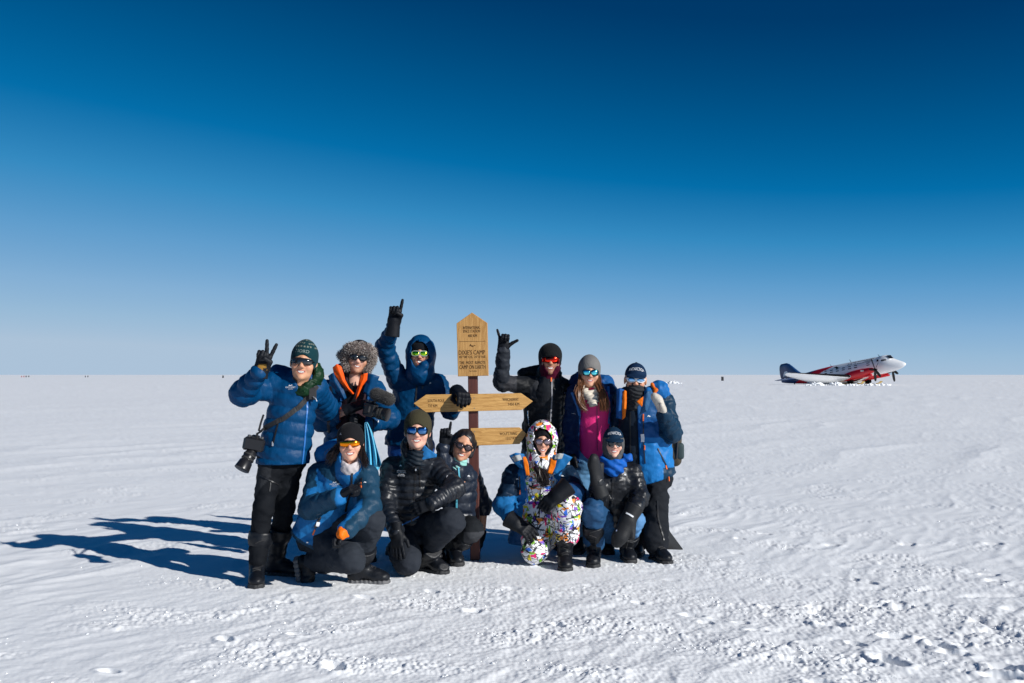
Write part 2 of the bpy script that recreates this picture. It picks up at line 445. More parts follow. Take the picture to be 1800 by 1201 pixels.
def H(x, y):
    r = np.hypot(x, y)
    a = x * WIND[0] + y * WIND[1]; c = x * WIND[1] - y * WIND[0]
    wx = .35 * pnoise2(x * .7, y * .7, 1); c2 = c + .6 * wx; a2 = a + wx
    quiet = 1 - .9 * np.exp(-(((x + .1) / 2.5) ** 2) ** 2 - (((y - 7.85) / 1.0) ** 2) ** 2)
    h = .030 * pnoise2(x / 5.5, y / 5.5, 2) + .10 * pnoise2(x / 45, y / 45, 3) * sstep(15, 60, r)
    m1 = sstep(-.15, .45, pnoise2(x / 3.1 + 7, y / 3.1, 4))
    s1 = (1 - np.abs(pnoise2(a2 / 1.9, c2 / .62, 5)) * 2.2); s1 = np.maximum(s1, 0) ** 1.6
    h = h + (.016 - .008 * sstep(8, 14, r)) * s1 * m1
    s2 = (1 - np.abs(pnoise2(a2 / .75 + 3, c2 / .24, 6)) * 2.0); s2 = np.maximum(s2, 0) ** 1.5
    h = h + (.0065 - .0045 * sstep(8, 16, r)) * s2 * (.35 + .65 * sstep(-.3, .3, pnoise2(x / 1.7, y / 1.7 + 9, 7)))
    h = h + .0035 * pnoise2(a2 / .25, c2 / .09, 8)
    h = h + .0065 * pnoise2(x / .55, y / .42, 40) * sstep(-.2, .4, pnoise2(x / 1.4, y / 1.1, 41)) + .0035 * pnoise2(x / .2, y / .17, 42) * sstep(0, .5, pnoise2(x / .8 + 4, y / .7, 43))
    # larger sastrugi for the middle distance
    s3 = np.maximum(1 - np.abs(pnoise2(a2 / 7, c2 / 2.2, 9)) * 2.4, 0) ** 1.5
    h = h + .035 * s3 * sstep(10, 22, r) * (.3 + .7 * sstep(-.1, .4, pnoise2(x / 11, y / 11, 10)))
    # crumbled, trodden snow
    tr = np.exp(-((x - .8) / 3.4) ** 2 - ((y - 6.7) / 2.0) ** 2) * 1.0 + .55 * np.exp(-((x - 3.2) / 1.9) ** 2 - ((y - 5.9) / 1.4) ** 2)
    pn = pnoise2(x / .9, y / .55, 12)
    m = np.clip(sstep(.05, .55, pn + .45 * pnoise2(x / .33, y / .25, 13)) * .75 + tr * (.75 + .5 * pn), 0, 1.2)
    m = m * (1 - sstep(14, 30, r))
    cr = np.abs(pnoise2(x / .085, y / .085, 14)) * 1.1 + .6 * np.maximum(pnoise2(x / .046, y / .046, 15), -.1) + .75 * pnoise2(x / .022, y / .03, 16)
    hc = m * .0092 * cr
    lump = np.maximum(pnoise2(x / .19, y / .15, 17) - .18, 0)
    hc = hc + lump * .013 * np.clip(m, 0, 1)
    pit = np.maximum(pnoise2(x / .23 + 5, y / .2, 18) - .30, 0) * sstep(.3, 2.2, x) * np.clip(tr, 0, 1)
    hc = hc - pit * .045
    # footprints
    for i, (px, py, s, ang) in enumerate(PRINTS):
        fx, fy = pix_ground(px, py)
        dx = x - fx; dy = y - fy
        near = (np.abs(dx) < .5) & (np.abs(dy) < .5)
        if not near.any(): continue
        ca, sa = math.cos(ang), math.sin(ang)
        u = dx[near] * ca - dy[near] * sa; v = dx[near] * sa + dy[near] * ca
        jx = .02 * pnoise2(x[near] / .06, y[near] / .06, 30 + i)
        s = s * .70
        q = np.sqrt((u / (.115 * s)) ** 2 + (v / (.062 * s)) ** 2) + jx * 9
        h[near] += -.052 * s * (1 - sstep(.55, 1.05, q)) + .012 * s * np.exp(-((q - 1.3) / .3) ** 2)
    return h * quiet + hc * np.maximum(quiet, .75)
def snow_mat(name='snow', far=True):
    m = bpy.data.materials.new(name); m.use_nodes = True; nt = m.node_tree; b = nt.nodes['Principled BSDF']
    b.inputs['Base Color'].default_value = (.87, .885, .90, 1); b.inputs['Roughness'].default_value = .65
    b.inputs['Specular IOR Level'].default_value = .25
    tc = nt.nodes.new('ShaderNodeTexCoord')
    prev = None
    for sc, st, dist, stretch, rot in ((55, .25, .006, (1, 1, 1), 0), (190, .25, .002, (1, 1, 1), 0), (1.3, .30, .05, (.35, 1.3, 1), -1.02), (.22, .30, .12, (.3, 1.2, 1), -1.02)):
        mp = nt.nodes.new('ShaderNodeMapping'); mp.inputs['Scale'].default_value = stretch; mp.inputs['Rotation'].default_value = (0, 0, rot)
        nt.links.new(tc.outputs['Object'], mp.inputs['Vector'])
        nz = nt.nodes.new('ShaderNodeTexNoise'); nz.inputs['Scale'].default_value = sc; nz.inputs['Detail'].default_value = 6; nz.inputs['Roughness'].default_value = .6
        nt.links.new(mp.outputs[0], nz.inputs['Vector'])
        bn = nt.nodes.new('ShaderNodeBump'); bn.inputs['Strength'].default_value = st; bn.inputs['Distance'].default_value = dist
        nt.links.new(nz.outputs['Fac'], bn.inputs['Height'])
        if prev is not None: nt.links.new(prev, bn.inputs['Normal'])
        prev = bn.outputs['Normal']
    nt.links.new(prev, b.inputs['Normal'])
    return m
SNOW = snow_mat()
def build_ground():
    inv = np.linspace(1 / 4.1, 1 / 380., 520); r = 1 / inv
    r = np.concatenate([np.array([.02, .6, 1.4, 2.2, 3.0, 3.6]), r, np.array([480, 650, 900, 1300, 2000, 3200, 5200, 9000, 16000, 30000.])])
    d = np.radians(33)
    th = np.concatenate([np.linspace(-d, d, 920), np.linspace(d, 2 * PI - d, 90)[1:-1]])
    R, T = np.meshgrid(r, th, indexing='ij')
    x = R * np.sin(T); y = R * np.cos(T)
    h = np.zeros_like(x); m = R.ravel() < 420
    hh = h.ravel(); hh[m] = H(x.ravel()[m], y.ravel()[m])
    hh *= (1 - sstep(250, 420, R.ravel()))
    V = np.stack([x.ravel(), y.ravel(), hh], 1)
    nr, nth = len(r), len(th)
    i = np.arange(nr - 1)[:, None]; j = np.arange(nth)[None, :]; j2 = (j + 1) % nth
    Q = np.stack([i * nth + j, i * nth + j2, (i + 1) * nth + j2, (i + 1) * nth + j], -1).reshape(-1, 4)[:, ::-1]
    o = mk('snow_ground', V, Q, SNOW)
    tag(o, 'wind-packed white snow plain reaching to the horizon', None, kind='structure')
    return o
ground = build_ground()

ICO = None
def ico():
    global ICO
    if ICO is None:
        import bmesh
        bm = bmesh.new(); bmesh.ops.create_icosphere(bm, subdivisions=1, radius=1)
        bm.verts.ensure_lookup_table()
        ICO = (np.array([v.co[:] for v in bm.verts]), np.array([[v.index for v in f.verts] for f in bm.faces])); bm.free()
    return ICO
def lumps(name, P, S, label, rng, squash=.6, smooth=False, kind='stuff'):
    V0, F0 = ico(); VV = []; FF = []
    for i, (p, s) in enumerate(zip(P, S)):
        j = 1 + rng.uniform(-.38, .38, (len(V0), 1))
        ax = rng.uniform(.55, 1.35, 3) * A(1, 1, squash); th = rng.uniform(0, 6.3)
        v = V0 * j * ax * s
        v = v @ np.array([[math.cos(th), -math.sin(th), 0], [math.sin(th), math.cos(th), 0], [0, 0, 1]])
        VV.append(v + p); FF.append(F0 + i * len(V0))
    o = mk(name, np.vstack(VV), np.vstack(FF), SNOW, smooth=smooth)
    return tag(o, label, None, kind=kind)
def crumbs():
    rng = np.random.RandomState(5)
    # candidate positions, denser in trodden patches
    n = 60000
    inv = rng.uniform(1 / 13., 1 / 4.3, n); r = 1 / inv; t = rng.uniform(-.56, .56, n)
    x = r * np.sin(t); y = r * np.cos(t)
    tr = np.exp(-((x - 1.0) / 3.4) ** 2 - ((y - 6.4) / 1.9) ** 2) + .8 * np.exp(-((x - 3.0) / 1.8) ** 2 - ((y - 5.8) / 1.2) ** 2)
    pn = pnoise2(x / .9, y / .55, 12) + .8 * pnoise2(x / .4, y / .3, 21)
    pr = np.clip(.10 * sstep(.25, .8, pn) + .30 * tr * sstep(-.1, .8, pn), 0, 1)
    keep = rng.uniform(0, 1, n) < pr * .85
    x, y = x[keep], y[keep]
    s = .0028 + .0075 * rng.uniform(0, 1, len(x)) ** 3
    s = np.where(rng.uniform(0, 1, len(x)) < .025, s * 1.6, s)
    z = H(x, y)
    lumps('snow_crumbs', np.stack([x, y, z + s * .1], 1), s, 'loose crumbs of broken snow scattered over the trodden foreground', rng)
    return len(x)
NCR = crumbs()

# ------------------------------------------------------------------ signpost
def wood(name, c1, c2, stretch, rough=.5, spec=.4):
    m = bpy.data.materials.new(name); m.use_nodes = True; nt = m.node_tree; b = nt.nodes['Principled BSDF']
    b.inputs['Roughness'].default_value = rough; b.inputs['Specular IOR Level'].default_value = spec
    tc = nt.nodes.new('ShaderNodeTexCoord'); mp = nt.nodes.new('ShaderNodeMapping'); mp.inputs['Scale'].default_value = stretch
    nt.links.new(tc.outputs['Object'], mp.inputs['Vector'])
    nz = nt.nodes.new('ShaderNodeTexNoise'); nz.inputs['Scale'].default_value = 6; nz.inputs['Detail'].default_value = 7; nz.inputs['Distortion'].default_value = .9
    nt.links.new(mp.outputs[0], nz.inputs['Vector'])
    nz2 = nt.nodes.new('ShaderNodeTexNoise'); nz2.inputs['Scale'].default_value = 30; nz2.inputs['Detail'].default_value = 4
    nt.links.new(mp.outputs[0], nz2.inputs['Vector'])
    ad = nt.nodes.new('ShaderNodeMath'); ad.operation = 'MULTIPLY_ADD'; ad.inputs[1].default_value = .45
    nt.links.new(nz2.outputs['Fac'], ad.inputs[0]); nt.links.new(nz.outputs['Fac'], ad.inputs[2])
    cr = nt.nodes.new('ShaderNodeValToRGB'); cr.color_ramp.elements[0].position = .48; cr.color_ramp.elements[1].position = .92
    cr.color_ramp.elements[0].color = (*c2, 1); cr.color_ramp.elements[1].color = (*c1, 1)
    nt.links.new(ad.outputs[0], cr.inputs[0]); nt.links.new(cr.outputs[0], b.inputs['Base Color'])
    bn = nt.nodes.new('ShaderNodeBump'); bn.inputs['Strength'].default_value = .12; bn.inputs['Distance'].default_value = .002
    nt.links.new(ad.outputs[0], bn.inputs['Height']); nt.links.new(bn.outputs[0], b.inputs['Normal'])
    return m
WOOD_H = wood('oiled_oak_across', (.64, .37, .12), (.36, .17, .042), (1.4, 6, 20))
WOOD_V = wood('oiled_oak_upright', (.60, .34, .115), (.33, .155, .040), (18, 6, 1.2))
POSTM = wood('purple_brown_timber', (.105, .030, .022), (.055, .016, .014), (16, 16, 1.0), rough=.6)
ENGR = M('burnt_engraving', (.055, .022, .008), rough=.8, spec=.2)
STEEL = M('dull_steel', (.25, .25, .25), rough=.45, metal=.8)
def build_sign():
    Y0 = 8.13
    b0 = gnd(835.5, Y0, 0.0)
    root = empty('signpost', (b0[0], b0[1], 0), 'wooden signpost with upright name board and two arrow boards on dark post', 'signpost')
    top = at(830.5, 600, Y0); up = nrm(top - A(b0[0], b0[1], 0)); X = nrm(A(1, -.05, 0) - up * A(1, -.05, 0).dot(up)); N = np.cross(X, up)
    MB().box(A(b0[0], b0[1], 0) + up * (top[2] / 2 - .1), (.038, .036, top[2] / 2 + .1), np.stack([X, -N, up], 1), bevel=.004).build('post', POSTM, root, smooth=False)
    def board(pts, Yd, yaw, mat, roll_ref, th=.026):
        """pts: photo pixels of the outline (clockwise); plane through depth Yd turned by yaw"""
        c = at(np.mean([p[0] for p in pts]), np.mean([p[1] for p in pts]), Yd)
        n = A(math.sin(yaw), -math.cos(yaw), 0)
        Xb = A(math.cos(yaw), math.sin(yaw), 0); Yb = A(0, 0, 1)
        P = []
        for px, py in pts:
            d = at(px, py, 8.0) - A(0, 0, CAMZ); t = (c - A(0, 0, CAMZ)).dot(n) / d.dot(n)
            q = A(0, 0, CAMZ) + d * t - c; P.append((q.dot(Xb), q.dot(Yb)))
        o = MB().prism(P, Xb, Yb, n, c, th).build('board', mat, root, smooth=False, loc=None)
        bv = o.modifiers.new('edge', 'BEVEL'); bv.width = .002; bv.segments = 1; bv.limit_method = 'ANGLE'
        def put(name, shapes, px, py, mat2=ENGR, rot=0., off=.0012):
            d = at(px, py, 8.0) - A(0, 0, CAMZ); t = (c - A(0, 0, CAMZ)).dot(n) / d.dot(n); q = A(0, 0, CAMZ) + d * t
            Xr = Xb * math.cos(rot) + Yb * math.sin(rot); Yr = Yb * math.cos(rot) - Xb * math.sin(rot)
            mb = MB()
            for V2, F in shapes: mb.raw([q + Xr * u + Yr * v + n * off for u, v in V2], F)
            return mb.build(name, mat2, o, smooth=False)
        return o, put
    yawT = -.10
    px2m = Y0 / FPX
    def T(s, hpx, wpx):     # text of given cap height and width in photo pixels
        V, F = text2d(s); w = V[:, 0].max() - V[:, 0].min(); h = V[:, 1].max() - V[:, 1].min()
        c = A((V[:, 0].max() + V[:, 0].min()) / 2, (V[:, 1].max() + V[:, 1].min()) / 2)
        return ((V - c) * A(wpx * px2m / w, hpx * px2m / h), F)
    o, put = board([(802.4, 568.7), (829.5, 549.5), (856.3, 567.8), (858.4, 660.7), (805, 662)][::-1], Y0 - .064, yawT, WOOD_V, None)
    o['label'] = 'upright pointed name board'
    r = .012
    put('lettering', [T('INTERNATIONAL', 5, 30)], 829, 576, rot=r); put('lettering', [T('SPACE STATION', 5, 30)], 829, 582.3, rot=r)
    put('lettering', [T('400 KM', 5, 16)], 830.5, 590.3, rot=r)
    put('engraved_rule', [(np.array([(-.107, -.0012), (.107, -.0012), (.107, .0012), (-.107, .0012)]), [[0, 1, 2, 3]])], 830.5, 600.3, rot=r)
    pk = [poly2([(-6, -2.5), (-3.5, 3), (-1.5, -.5), (-.2, 1), (1.2, -2), (3, .8), (6, -.2), (3, -.6), (.8, -3), (-.8, -1), (-2, -2.2), (-3.5, .3)], s=px2m)]
    put('emblem', pk, 830.5, 607.5, rot=r)
    put('lettering', [T("DIXIE'S CAMP", 8, 46)], 829.6, 619.5, rot=r)
    put('lettering', [T("83°08'12S, 20°0'16E", 5, 46)], 830.5, 627.6, rot=r)
    put('lettering', [T('THE  MOST  REMOTE', 5.2, 46)], 830.5, 637.6, rot=r)
    put('lettering', [T('CAMP ON EARTH', 7, 46)], 830.5, 645.3, rot=r); put('lettering', [T('*probably', 3, 14)], 831.5, 652.5, rot=r)
    o, put = board([(727, 709.4), (748.7, 694), (916, 691.4), (936.6, 705.6), (917.4, 721), (748.7, 725)][::-1], Y0 - .064, .03, WOOD_H, None)
    o['label'] = 'long double-pointed arrow board'
    r = .018
    put('lettering', [T('SOUTH POLE', 5.2, 29)], 766.5, 704.5, rot=r); put('lettering', [T('737 KM', 5, 16)], 760.5, 713.4, rot=r)
    put('lettering', [T('WHICHAWAY', 5.2, 28)], 897.5, 702.3, rot=r); put('lettering', [T('1450 KM', 5, 19)], 903.2, 710.5, rot=r)
    scr = [(A(*[(.0042 * math.cos(2 * PI * k / 8), .0042 * math.sin(2 * PI * k / 8)) for k in range(8)]).reshape(-1, 2), [list(range(8))])]
    for p in ((833.5, 699.5), (834, 717.5)): put('screw', scr, *p, mat2=STEEL, off=.002)
    o, put = board([(827, 753), (913.6, 751.6), (925, 762.5), (913.6, 780.7), (827.6, 784)][::-1], Y0 - .064, .03, WOOD_H, None)
    o['label'] = 'lower arrow board with one pointed end'
    put('lettering', [T("WOLF'S FANG", 5.2, 30)], 893.5, 762.3, rot=r); put('lettering', [T('1317 KM', 5, 19)], 899, 770.5, rot=r)
    for p in ((834, 759), (835, 779)): put('screw', scr, *p, mat2=STEEL, off=.002)
build_sign()

# ------------------------------------------------------------------ aeroplane
def build_plane():
    c0 = A(52.9, 147.0, 0.0)
    root = empty('ski_plane', (c0[0], c0[1], 0.0), 'white twin propeller aeroplane with red engines and dark blue tail parked on snow', 'aeroplane')
    yaw = math.radians(-45.5); pt = math.radians(10.2); DS = 2.2
    cy, sy, cp, sp = math.cos(yaw), math.sin(yaw), math.cos(pt), math.sin(pt)
    Fw = A(cy * cp, sy * cp, sp); Lf = A(-sy, cy, 0); Up = np.cross(Fw, Lf)
    REF = A(c0[0], c0[1], 2.52)
    def W(s, y, z):
        if s > 6: s = s + 1.0
        return REF + Fw * (5.6 - s) + Lf * y + Up * z
    def WE(s, y, z): return REF + Fw * (5.6 - s - DS) + Lf * y + Up * z      # wing and engine stations
    def loft(secs, n=24):
        V = []; F = []
        for s, zc, hh, hw in secs:
            for k in range(n):
                a = 2 * PI * k / n
                V.append(W(s, hw * math.cos(a), zc + hh * math.sin(a)))
        m = len(secs)
        F = [[i * n + k, (i + 1) * n + k, (i + 1) * n + (k + 1) % n, i * n + (k + 1) % n] for i in range(m - 1) for k in range(n)]
        F += [list(range(n)), list(range((m - 1) * n, m * n))[::-1]]
        return np.array(V), F
    white, red, blue = A(.80, .81, .82), A(.70, .008, .018), A(.007, .045, .15)
    secs0 = [(.25, -.40, .04, .04), (.36, -.40, .20, .19), (.65, -.38, .38, .36), (1.1, -.34, .60, .56), (1.65, -.24, .82, .76), (2.2, -.10, 1.02, .92), (2.7, .06, 1.22, 1.05), (3.4, .1, 1.29, 1.15),
             (4.5, .1, 1.3, 1.2), (6, .1, 1.3, 1.22), (9, .1, 1.3, 1.22), (11, .12, 1.25, 1.17), (13, .18, 1.1, 1.0), (15, .27, .86, .76), (17, .38, .58, .48), (18.6, .48, .34, .24), (19.4, .52, .14, .08)]
    S0 = np.array(secs0); ss = np.concatenate([S0[:8, 0], np.arange(3.8, 19.4, .18), [19.4]])
    secs = [(s, *[np.interp(s, S0[:, 0], S0[:, k]) for k in (1, 2, 3)]) for s in ss]
    n = 48; V, F = loft(secs, n)
    sv = np.repeat(ss, n); zv = np.array([zc + hh * math.sin(2 * PI * k / n) for s, zc, hh, hw in secs for k in range(n)])
    q = sv + 2.9 * (zv - .1)
    col = np.where((q > 16.3)[:, None], blue, np.where((q > 13.4)[:, None], red, white))
    low = (sv > 11.5) & (sv < 15.6)
    q2 = sv - 1.7 * (-.6 - zv)
    col[low & (zv < -.15 - .0 * sv) & (q2 > 10.9) & (q2 < 13.6)] = red
    paint = M('aircraft_paint', attr=True, rough=.35, coat=.2)
    body = mk('fuselage', V, F, paint, root, col=col)
    dark = M('aircraft_window', (.01, .013, .018), rough=.12)
    blk = M('propeller_black', (.004, .004, .005), rough=.6, spec=.1); pw = M('aircraft_white', white, rough=.35, coat=.2)
    pr = M('aircraft_red', red, rough=.35, coat=.2); pb = M('aircraft_blue', blue, rough=.35, coat=.2); gr = M('gear_grey', (.3, .3, .32), rough=.5); ye = M('gear_yellow', (.55, .38, .08), rough=.6)
    def side(s, z):
        hh, hw, zc = (np.interp(s, S0[:, 0], S0[:, k]) for k in (2, 3, 1)); return hw * math.sqrt(max(0, 1 - ((z - zc) / hh) ** 2))
    for sd in (-1, 1):
        for s in np.arange(5.3, 11.4, .98):
            P = [W(s + a, sd * (side(s + a, z) + .015), z) for a, z in ((-.23, .30), (.23, .30), (.23, .72), (-.23, .72))]
            Q = [W(s + a, sd * (side(s + a, z) - .06), z) for a, z in ((-.23, .30), (.23, .30), (.23, .72), (-.23, .72))]
            MB().raw(P + Q, [[0, 1, 2, 3], [0, 4, 5, 1], [1, 5, 6, 2], [2, 6, 7, 3], [3, 7, 4, 0]]).build('window', dark, body, smooth=False)
        for s0, s1, z0, z1 in ((2.6, 3.3, .55, 1.05), (3.65, 3.95, .62, .92)):
            P = [W(s, sd * (side(s, z) + .09), z) for s, z in ((s0, z0), (s1, z0), (s1, z1), (s0 + .1, z1))]
            MB().raw(P, [[0, 1, 2, 3]]).build('cockpit_window', dark, body, smooth=False)
    # windshield: two raked panes on a stepped cockpit fairing
    V, F = loft([(1.95, .55, .05, .5), (2.3, .72, .42, .78), (2.7, .80, .58, .92), (3.3, .8, .62, 1.0), (3.9, .78, .6, 1.0)], 24); mk('cockpit_fairing', V, F, pw, body)
    for sd in (-1, 1):
        P = [W(1.86, sd * .06, .74), W(2.20, sd * .80, .74), W(2.5, sd * .76, 1.26), W(2.22, sd * .06, 1.28)]
        MB().raw(P, [[0, 1, 2, 3]]).build('windshield', dark, body, smooth=False)
    # wings
    def wing(sd):
        st = [(0.9, 4.9, 9.5, -.98, .17), (3.6, 4.95, 9.4, -.98, .16), (4.4, 5.15, 9.35, -.94, .155), (8, 6.25, 9.4, -.55, .14), (12, 7.5, 9.45, -.12, .12), (13.6, 8.0, 9.45, .05, .1), (14.3, 8.4, 9.3, .13, .07), (14.55, 8.75, 9.1, .16, .03)]
        prof = [(0, 0), (.012, .32), (.05, .62), (.12, .86), (.3, 1), (.55, .82), (.8, .42), (1, 0.01), (.8, -.18), (.55, -.38), (.3, -.52), (.12, -.5), (.05, -.4), (.012, -.24)]
        V = []
        for y, le, te, z, th in st:
            c = te - le
            for u, v in prof: V.append(WE(le + u * c, sd * y, z + v * th * c * .62 - u * c * .15))
        n = len(prof); m = len(st)
        F = [[i * n + k, i * n + (k + 1) % n, (i + 1) * n + (k + 1) % n, (i + 1) * n + k] for i in range(m - 1) for k in range(n)]
        F.append(list(range((m - 1) * n, m * n)))
        if sd > 0: F = [f[::-1] for f in F]
        o = mk('wing', V, F, pw, root)
        b = []; k3 = (12, 13, 0, 1, 2, 3)
        for y, le, te, z, th in st[1:7]:
            c = te - le
            for k in k3: u, v = prof[k]; b.append(WE(le + u * c - .015, sd * y, z + v * th * c * .62 * 1.04))
        MB().raw(b, [[i * 6 + k, i * 6 + k + 1, (i + 1) * 6 + k + 1, (i + 1) * 6 + k] for i in range(5) for k in range(5)]).build('deicing_boot', blk, o)
        return o
    for sd in (-1, 1): wing(sd)
    # tail
    def slab(name, st, mat, par, vert=False):
        V = []; 
        for a, le, te, b, th in st:
            for u, v in ((0, 0), (.15, .8), (.4, 1), (1, .05), (.4, -1), (.15, -.8)):
                p = (le + u * (te - le)); V.append(W(p, v * th, a) if vert else W(p, a, b + v * th))
        m = len(st)
        F = [[i * 6 + k, i * 6 + (k + 1) % 6, (i + 1) * 6 + (k + 1) % 6, (i + 1) * 6 + k] for i in range(m - 1) for k in range(6)] + [list(range(6)), list(range(6 * m - 6, 6 * m))]
        return mk(name, V, F, mat, par)
    fin = slab('tail_fin', [(.5, 14.6, 19.3, 0, .12), (1.1, 15.6, 19.45, 0, .11), (1.8, 16.35, 19.5, 0, .10), (2.5, 17.0, 19.45, 0, .08), (3.0, 17.5, 19.3, 0, .06), (3.25, 18.0, 19.0, 0, .03)], pb, root, True)
    for sd in (-1, 1):
        slab('tailplane', [(sd * .2, 15.9, 18.6, .5, .12), (sd * 2.5, 16.5, 18.6, .5, .09), (sd * 3.8, 17.1, 18.5, .5, .06), (sd * 4.1, 17.5, 18.2, .5, .03)], pb, root)
        em = [poly2([(18.9, 1.2), (18.8, 1.6), (18.55, 1.95), (18.2, 2.0), (17.95, 1.75), (17.5, 1.55), (17.9, 1.5), (18.25, 1.45), (18.5, 1.3)]), poly2([(18.75, 1.0), (18.5, .9), (18.55, .2), (18.75, .3)])]
        mb = MB()
        for P, f in em: mb.raw([W(u, sd * .14, v) for u, v in P], f)
        mb.build('tail_emblem', pw, fin, smooth=False)
    # lettering on the side
    for sd in (-1, 1):
        V, F = text2d('WHITE DESERT', .62, .78)
        P = [W(6.1 - sd * -1 * u if sd < 0 else 6.1 - u * 1, sd * (side(6.1, 1.02 + v) + .02), 1.02 + v) for u, v in V]
        MB().raw(P, F).build('lettering', blk, body, smooth=False)
        P = [W(9.3 - u * (1 if sd > 0 else -1) * -1 * -1, sd * (side(9.3, .95 + v) + .02), .95 + v) for u, v in np.array([(-.6, -.2), (-.3, .3), (-.1, 0), (.1, .15), (.6, .1), (.2, -.05), (0, -.3), (-.2, -.1)])]
        MB().raw(P, [list(range(8))]).build('emblem', blk, body, smooth=False)
    for s, h in ((3.9, .35), (7.4, .45), (10.6, .4)):
        zc = 1.4 if s < 10 else 1.3
        MB().tube([W(s, 0, zc - .05), W(s + .2, 0, zc + h)], [.06, .02], 5).build('antenna', blk, body)
    # engines
    for sd in (-1, 1):
        y = sd * 2.82
        nac = [(1.55, -.66, .2, .2), (1.75, -.66, .34, .34), (2.2, -.68, .46, .44), (3.0, -.74, .58, .5), (4.2, -.84, .68, .54), (5.2, -.9, .66, .54), (7.0, -1.05, .42, .45), (8.4, -1.2, .22, .3), (9.4, -1.22, .06, .12)]
        V = []; n = 20
        for s, zc, hh, hw in nac:
            for k in range(n):
                a = 2 * PI * k / n; V.append(WE(s, y + hw * math.cos(a), zc + hh * math.sin(a)))
        m = len(nac)
        F = [[i * n + k, (i + 1) * n + k, (i + 1) * n + (k + 1) % n, i * n + (k + 1) % n] for i in range(m - 1) for k in range(n)] + [list(range(n)), list(range((m - 1) * n, m * n))[::-1]]
        eng = mk('engine', V, F, pr, root)
        V = [WE(s, y + a * math.cos(2 * PI * k / 10), -1.05 - .26 + b * math.sin(2 * PI * k / 10)) for s, a, b in ((2.0, .12, .08), (2.05, .24, .15), (3.4, .3, .2), (5, .22, .1)) for k in range(10)]
        mk('air_intake', V, [[i * 10 + k, (i + 1) * 10 + k, (i + 1) * 10 + (k + 1) % 10, i * 10 + (k + 1) % 10] for i in range(3) for k in range(10)] + [list(range(10))], pr, eng)
        MB().tube([WE(2.9, y + sd * .45, -.5), WE(3.3, y + sd * .7, -.5)], .13, 8).build('exhaust_stub', gr, eng)
        pc = WE(1.45, y, -.66)
        hub = MB().lathe(pc, Fw, [(-.15, .2), (0, .21), (.2, .16), (.4, .02)], 12).build('propeller', blk, root)
        ph = .32 if sd < 0 else .6
        for k in range(5):
            a = ph + 2 * PI * k / 5
            d = Lf * math.cos(a + PI / 2) + Up * math.sin(a + PI / 2); t = nrm(np.cross(Fw, d)); wv = nrm(t + Fw * .8)
            P = []
            for rr, w in ((.15, .09), (.45, .15), (.95, .18), (1.5, .15), (1.75, .07)):
                for e in (-1, 1): P.append(pc + d * rr + wv * w * e + Fw * .05)
            th = [p - Fw * .06 for p in P]
            nP = len(P)
            Fq = [[2 * i, 2 * i + 1, 2 * i + 3, 2 * i + 2] for i in range(4)]
            Fq += [[j + nP for j in f][::-1] for f in Fq] + [[2 * i, 2 * i + 2, 2 * i + 2 + nP, 2 * i + nP] for i in range(4)] + [[2 * i + 1, 2 * i + 1 + nP, 2 * i + 3 + nP, 2 * i + 3] for i in range(4)] + [[8, 9, 9 + nP, 8 + nP]]
            MB().raw(P + th, Fq).build('blade', blk, hub, smooth=False)
        # gear leg and ski
        gx = A(c0[0], c0[1], 0) + A(cy, sy, 0) * (.45 - DS) + Lf * y
        lg = MB().tube([WE(5.0, y - .25, -1.3), gx + A(0, 0, .55) - Lf * .25], .1, 8).tube([WE(5.0, y + .25, -1.3), gx + A(0, 0, .55) + Lf * .25], .1, 8).tube([WE(7.0, y, -1.3), gx + A(0, 0, .6)], .06, 6)
        lg.build('landing_leg', blk, root)
        MB().lathe(gx + A(0, 0, .52) - Lf * .18, Lf, [(0, .25), (.04, .48), (.32, .48), (.36, .25)], 16).build('wheel', blk, root)
        f2 = A(cy, sy, 0); P = []
        for u, z in ((-1.6, .2), (-1.4, .1), (1.2, .1), (1.8, .25), (2.1, .5)):
            for e in (-.4, .4): P.append(gx + f2 * u + Lf * e + A(0, 0, z))
        P2 = [p + A(0, 0, .07) for p in P]; k = len(P)
        Fq = [[2 * i, 2 * i + 1, 2 * i + 3, 2 * i + 2] for i in range(4)]; Fq = Fq + [[j + k for j in f][::-1] for f in Fq] + [[2 * i, 2 * i + 2, 2 * i + 2 + k, 2 * i + k] for i in range(4)] + [[2 * i + 1, 2 * i + 1 + k, 2 * i + 3 + k, 2 * i + 3] for i in range(4)]
        MB().raw(P + P2, Fq).build('ski', ye, root, smooth=False)
    MB().tube([W(17.2, 0, 0), W(17.4, 0, -.75)], .08, 6).build('tail_leg', blk, root)
build_plane()
def snow_banks():
    rng = np.random.RandomState(3)
    P = []; S = []
    for i in range(230):
        px = 1415 + 150 * rng.beta(1.6, 1.3); Y = rng.uniform(138, 142.5); p = gnd(px, Y, 0)
        s = rng.uniform(.08, .32) * (.6 + .4 * math.sin(px * .11) ** 2); P.append(p + A(0, 0, s * .25)); S.append(s)
    for px in (1432, 1440, 1466, 1475):
        for k in range(6): P.append(gnd(px + rng.normal(0, 2.5), 139, .25)); S.append(rng.uniform(.18, .38))
    lumps('snow_bank', P, S, 'low bank of dug snow blocks in front of the parked aeroplane', rng, .75, smooth=True)
    P = []; S = []
    for i in range(70):
        px = 1183 + rng.normal(0, 9); Y = rng.uniform(170, 178); s = rng.uniform(.15, .45) * max(.3, 1 - abs(px - 1183) / 25)
        P.append(gnd(px, Y, s * .3)); S.append(s)
    lumps('snow_bank', P, S, 'small heap of snow blocks just right of the cap and grey gaiter', rng, .8)
snow_banks()
